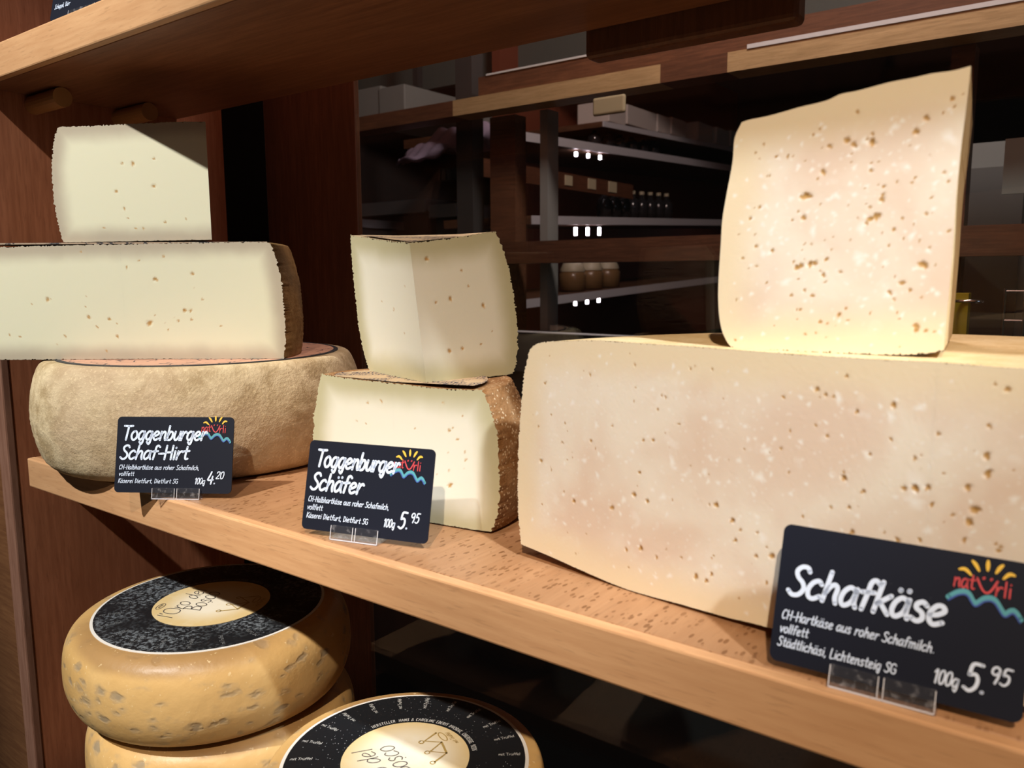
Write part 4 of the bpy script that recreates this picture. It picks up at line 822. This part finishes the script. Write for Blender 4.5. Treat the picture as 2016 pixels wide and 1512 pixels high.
for i, y in enumerate((1.70, 1.80, 1.90)):
    zb = zat(y, 1.36, .094)+.002; o = empty('jar', (SX-.07, y, zb), 0, '%s round-lidded jar on the lowest display shelf' % ('left', 'middle', 'right')[i], 'jar', 'jars on the lowest display shelf')
    lathe('glass_body', [(0, 0), (.038, 0), (.040, .045), (.034, .055), (0, .055)], M_JAR, o, 24); lathe('lid', [(.036, .055), (.036, .062), (.028, .078), (.012, .086), (0, .087)], M_LID, o, 24)
# steel counters far left, hanging card, cloth, cabinet and fittings
for i, (x0, x1, z0, z1, yy) in enumerate(((-2.0, -1.68, .345, .385, 1.52), (-1.645, -1.54, .325, .362, 1.5), (-2.0, -1.75, .295, .318, 1.10))):
    co_ = empty('steel_counter', (x0, yy, z0)); box('top', (0, 0, 0), (x1-x0, .4, z1-z0), M_STEEL, co_); box('base', (.01, .02, -1.198-z0), (x1-x0-.01, .38, -.001), M_DARKPAINT, co_)
    tag(co_, ('left steel counter edge far behind the glass', 'right steel counter edge far behind the glass', 'low steel counter edge behind the glass, under the left one')[i], 'counter', 'steel counters in the back room')
bm = bmesh.new(); add_box(bm, (-.715, .885, .4150), (-.655, .893, .4440), .0038, 3)
tag(bmobj('hanging_card', bm, plain('card_back', (.36, .32, .19), .6)), 'plain rounded tan card hanging under the timber rail with painted lit stretches', 'card')
V = []; F = []; nx, ny = 40, 24
for j in range(ny+1):
    for i in range(nx+1):
        u_, v_ = i/nx, j/ny; x = -1.27+.33*u_-.06*v_; y = .987+.10*v_
        z = .395+.072*v_*math.sin(math.pi*(.08+.84*u_))**.5+.012*math.sin(math.pi*u_)-.05*max(0, u_-.75)+.006*math.sin(17*u_+9*v_)+.004*math.sin(31*u_-14*v_)
        V.append((x, y, z))
for j in range(ny):
    for i in range(nx): a = j*(nx+1)+i; F.append((a, a+1, a+nx+2, a+nx+1))
cl = mk('awning_cloth', V, F, plain('lilac_cloth', (.26, .20, .27), .9), None, True); md = cl.modifiers.new('thickness', 'SOLIDIFY'); md.thickness = .004
tag(cl, 'lilac-grey cloth draped beneath the timber rail with painted lit stretches at the left of the window', 'cloth')
cb = empty('cabinet', (-.24, 1.2, -.3), 0, 'grey cabinet at the right edge behind the hard cheese block', 'cabinet')
box('body', (0, 0, 0), (.4, .4, .66), M_GREYPAINT, cb); box('door', (.03, -.012, .05), (.115, -.0002, .62), plain('dark_grey_door', (.12, .12, .11), .6), cb); box('handle', (.10, -.03, .30), (.108, -.012, .36), M_CHROME, cb)
tag(box('notice_panel', (-.135, 1.0, .262), (-.06, 1.006, .335), plain('pale_green_panel', (.30, .38, .35), .5)), 'pale green panel at the right edge of the photo', 'panel')
tag(box('yellow_bottle', (-.158, .80, .053), (-.140, .82, .132), plain('yellow_plastic', (.42, .32, .02), .4)), 'narrow yellow strip standing right of the hard cheese block', 'strip')
bm = bmesh.new()
for i in range(28):
    for k in range(8):
        a, b = 2*math.pi*i/28, 2*math.pi*k/8; R0 = .016+.0016*math.cos(b); bm.verts.new((-.140+R0*math.cos(a), .79+R0*.6*math.sin(a), .123+.0016*math.sin(b)))
bm.verts.ensure_lookup_table()
for i in range(28):
    for k in range(8): bm.faces.new([bm.verts[q] for q in (i*8+k, i*8+(k+1) % 8, ((i+1) % 28)*8+(k+1) % 8, ((i+1) % 28)*8+k)])
tag(bmobj('chrome_ring', bm, M_CHROME, None, True), 'chrome ring around the yellow strip at the right', 'ring')
rk = empty('wire_rack', (-.103, .80, .053), 0, 'chrome wire rack at the far right edge beyond the glass', 'rack')
for z in (.082, .048, .02): cyl('rail', (0, 0, z), (.08, 0, z), .0013, M_CHROME, rk, 8)
for x in (0, .02, .04, .06): cyl('upright', (x, 0, 0), (x, 0, .085), .0016, M_CHROME, rk, 8)
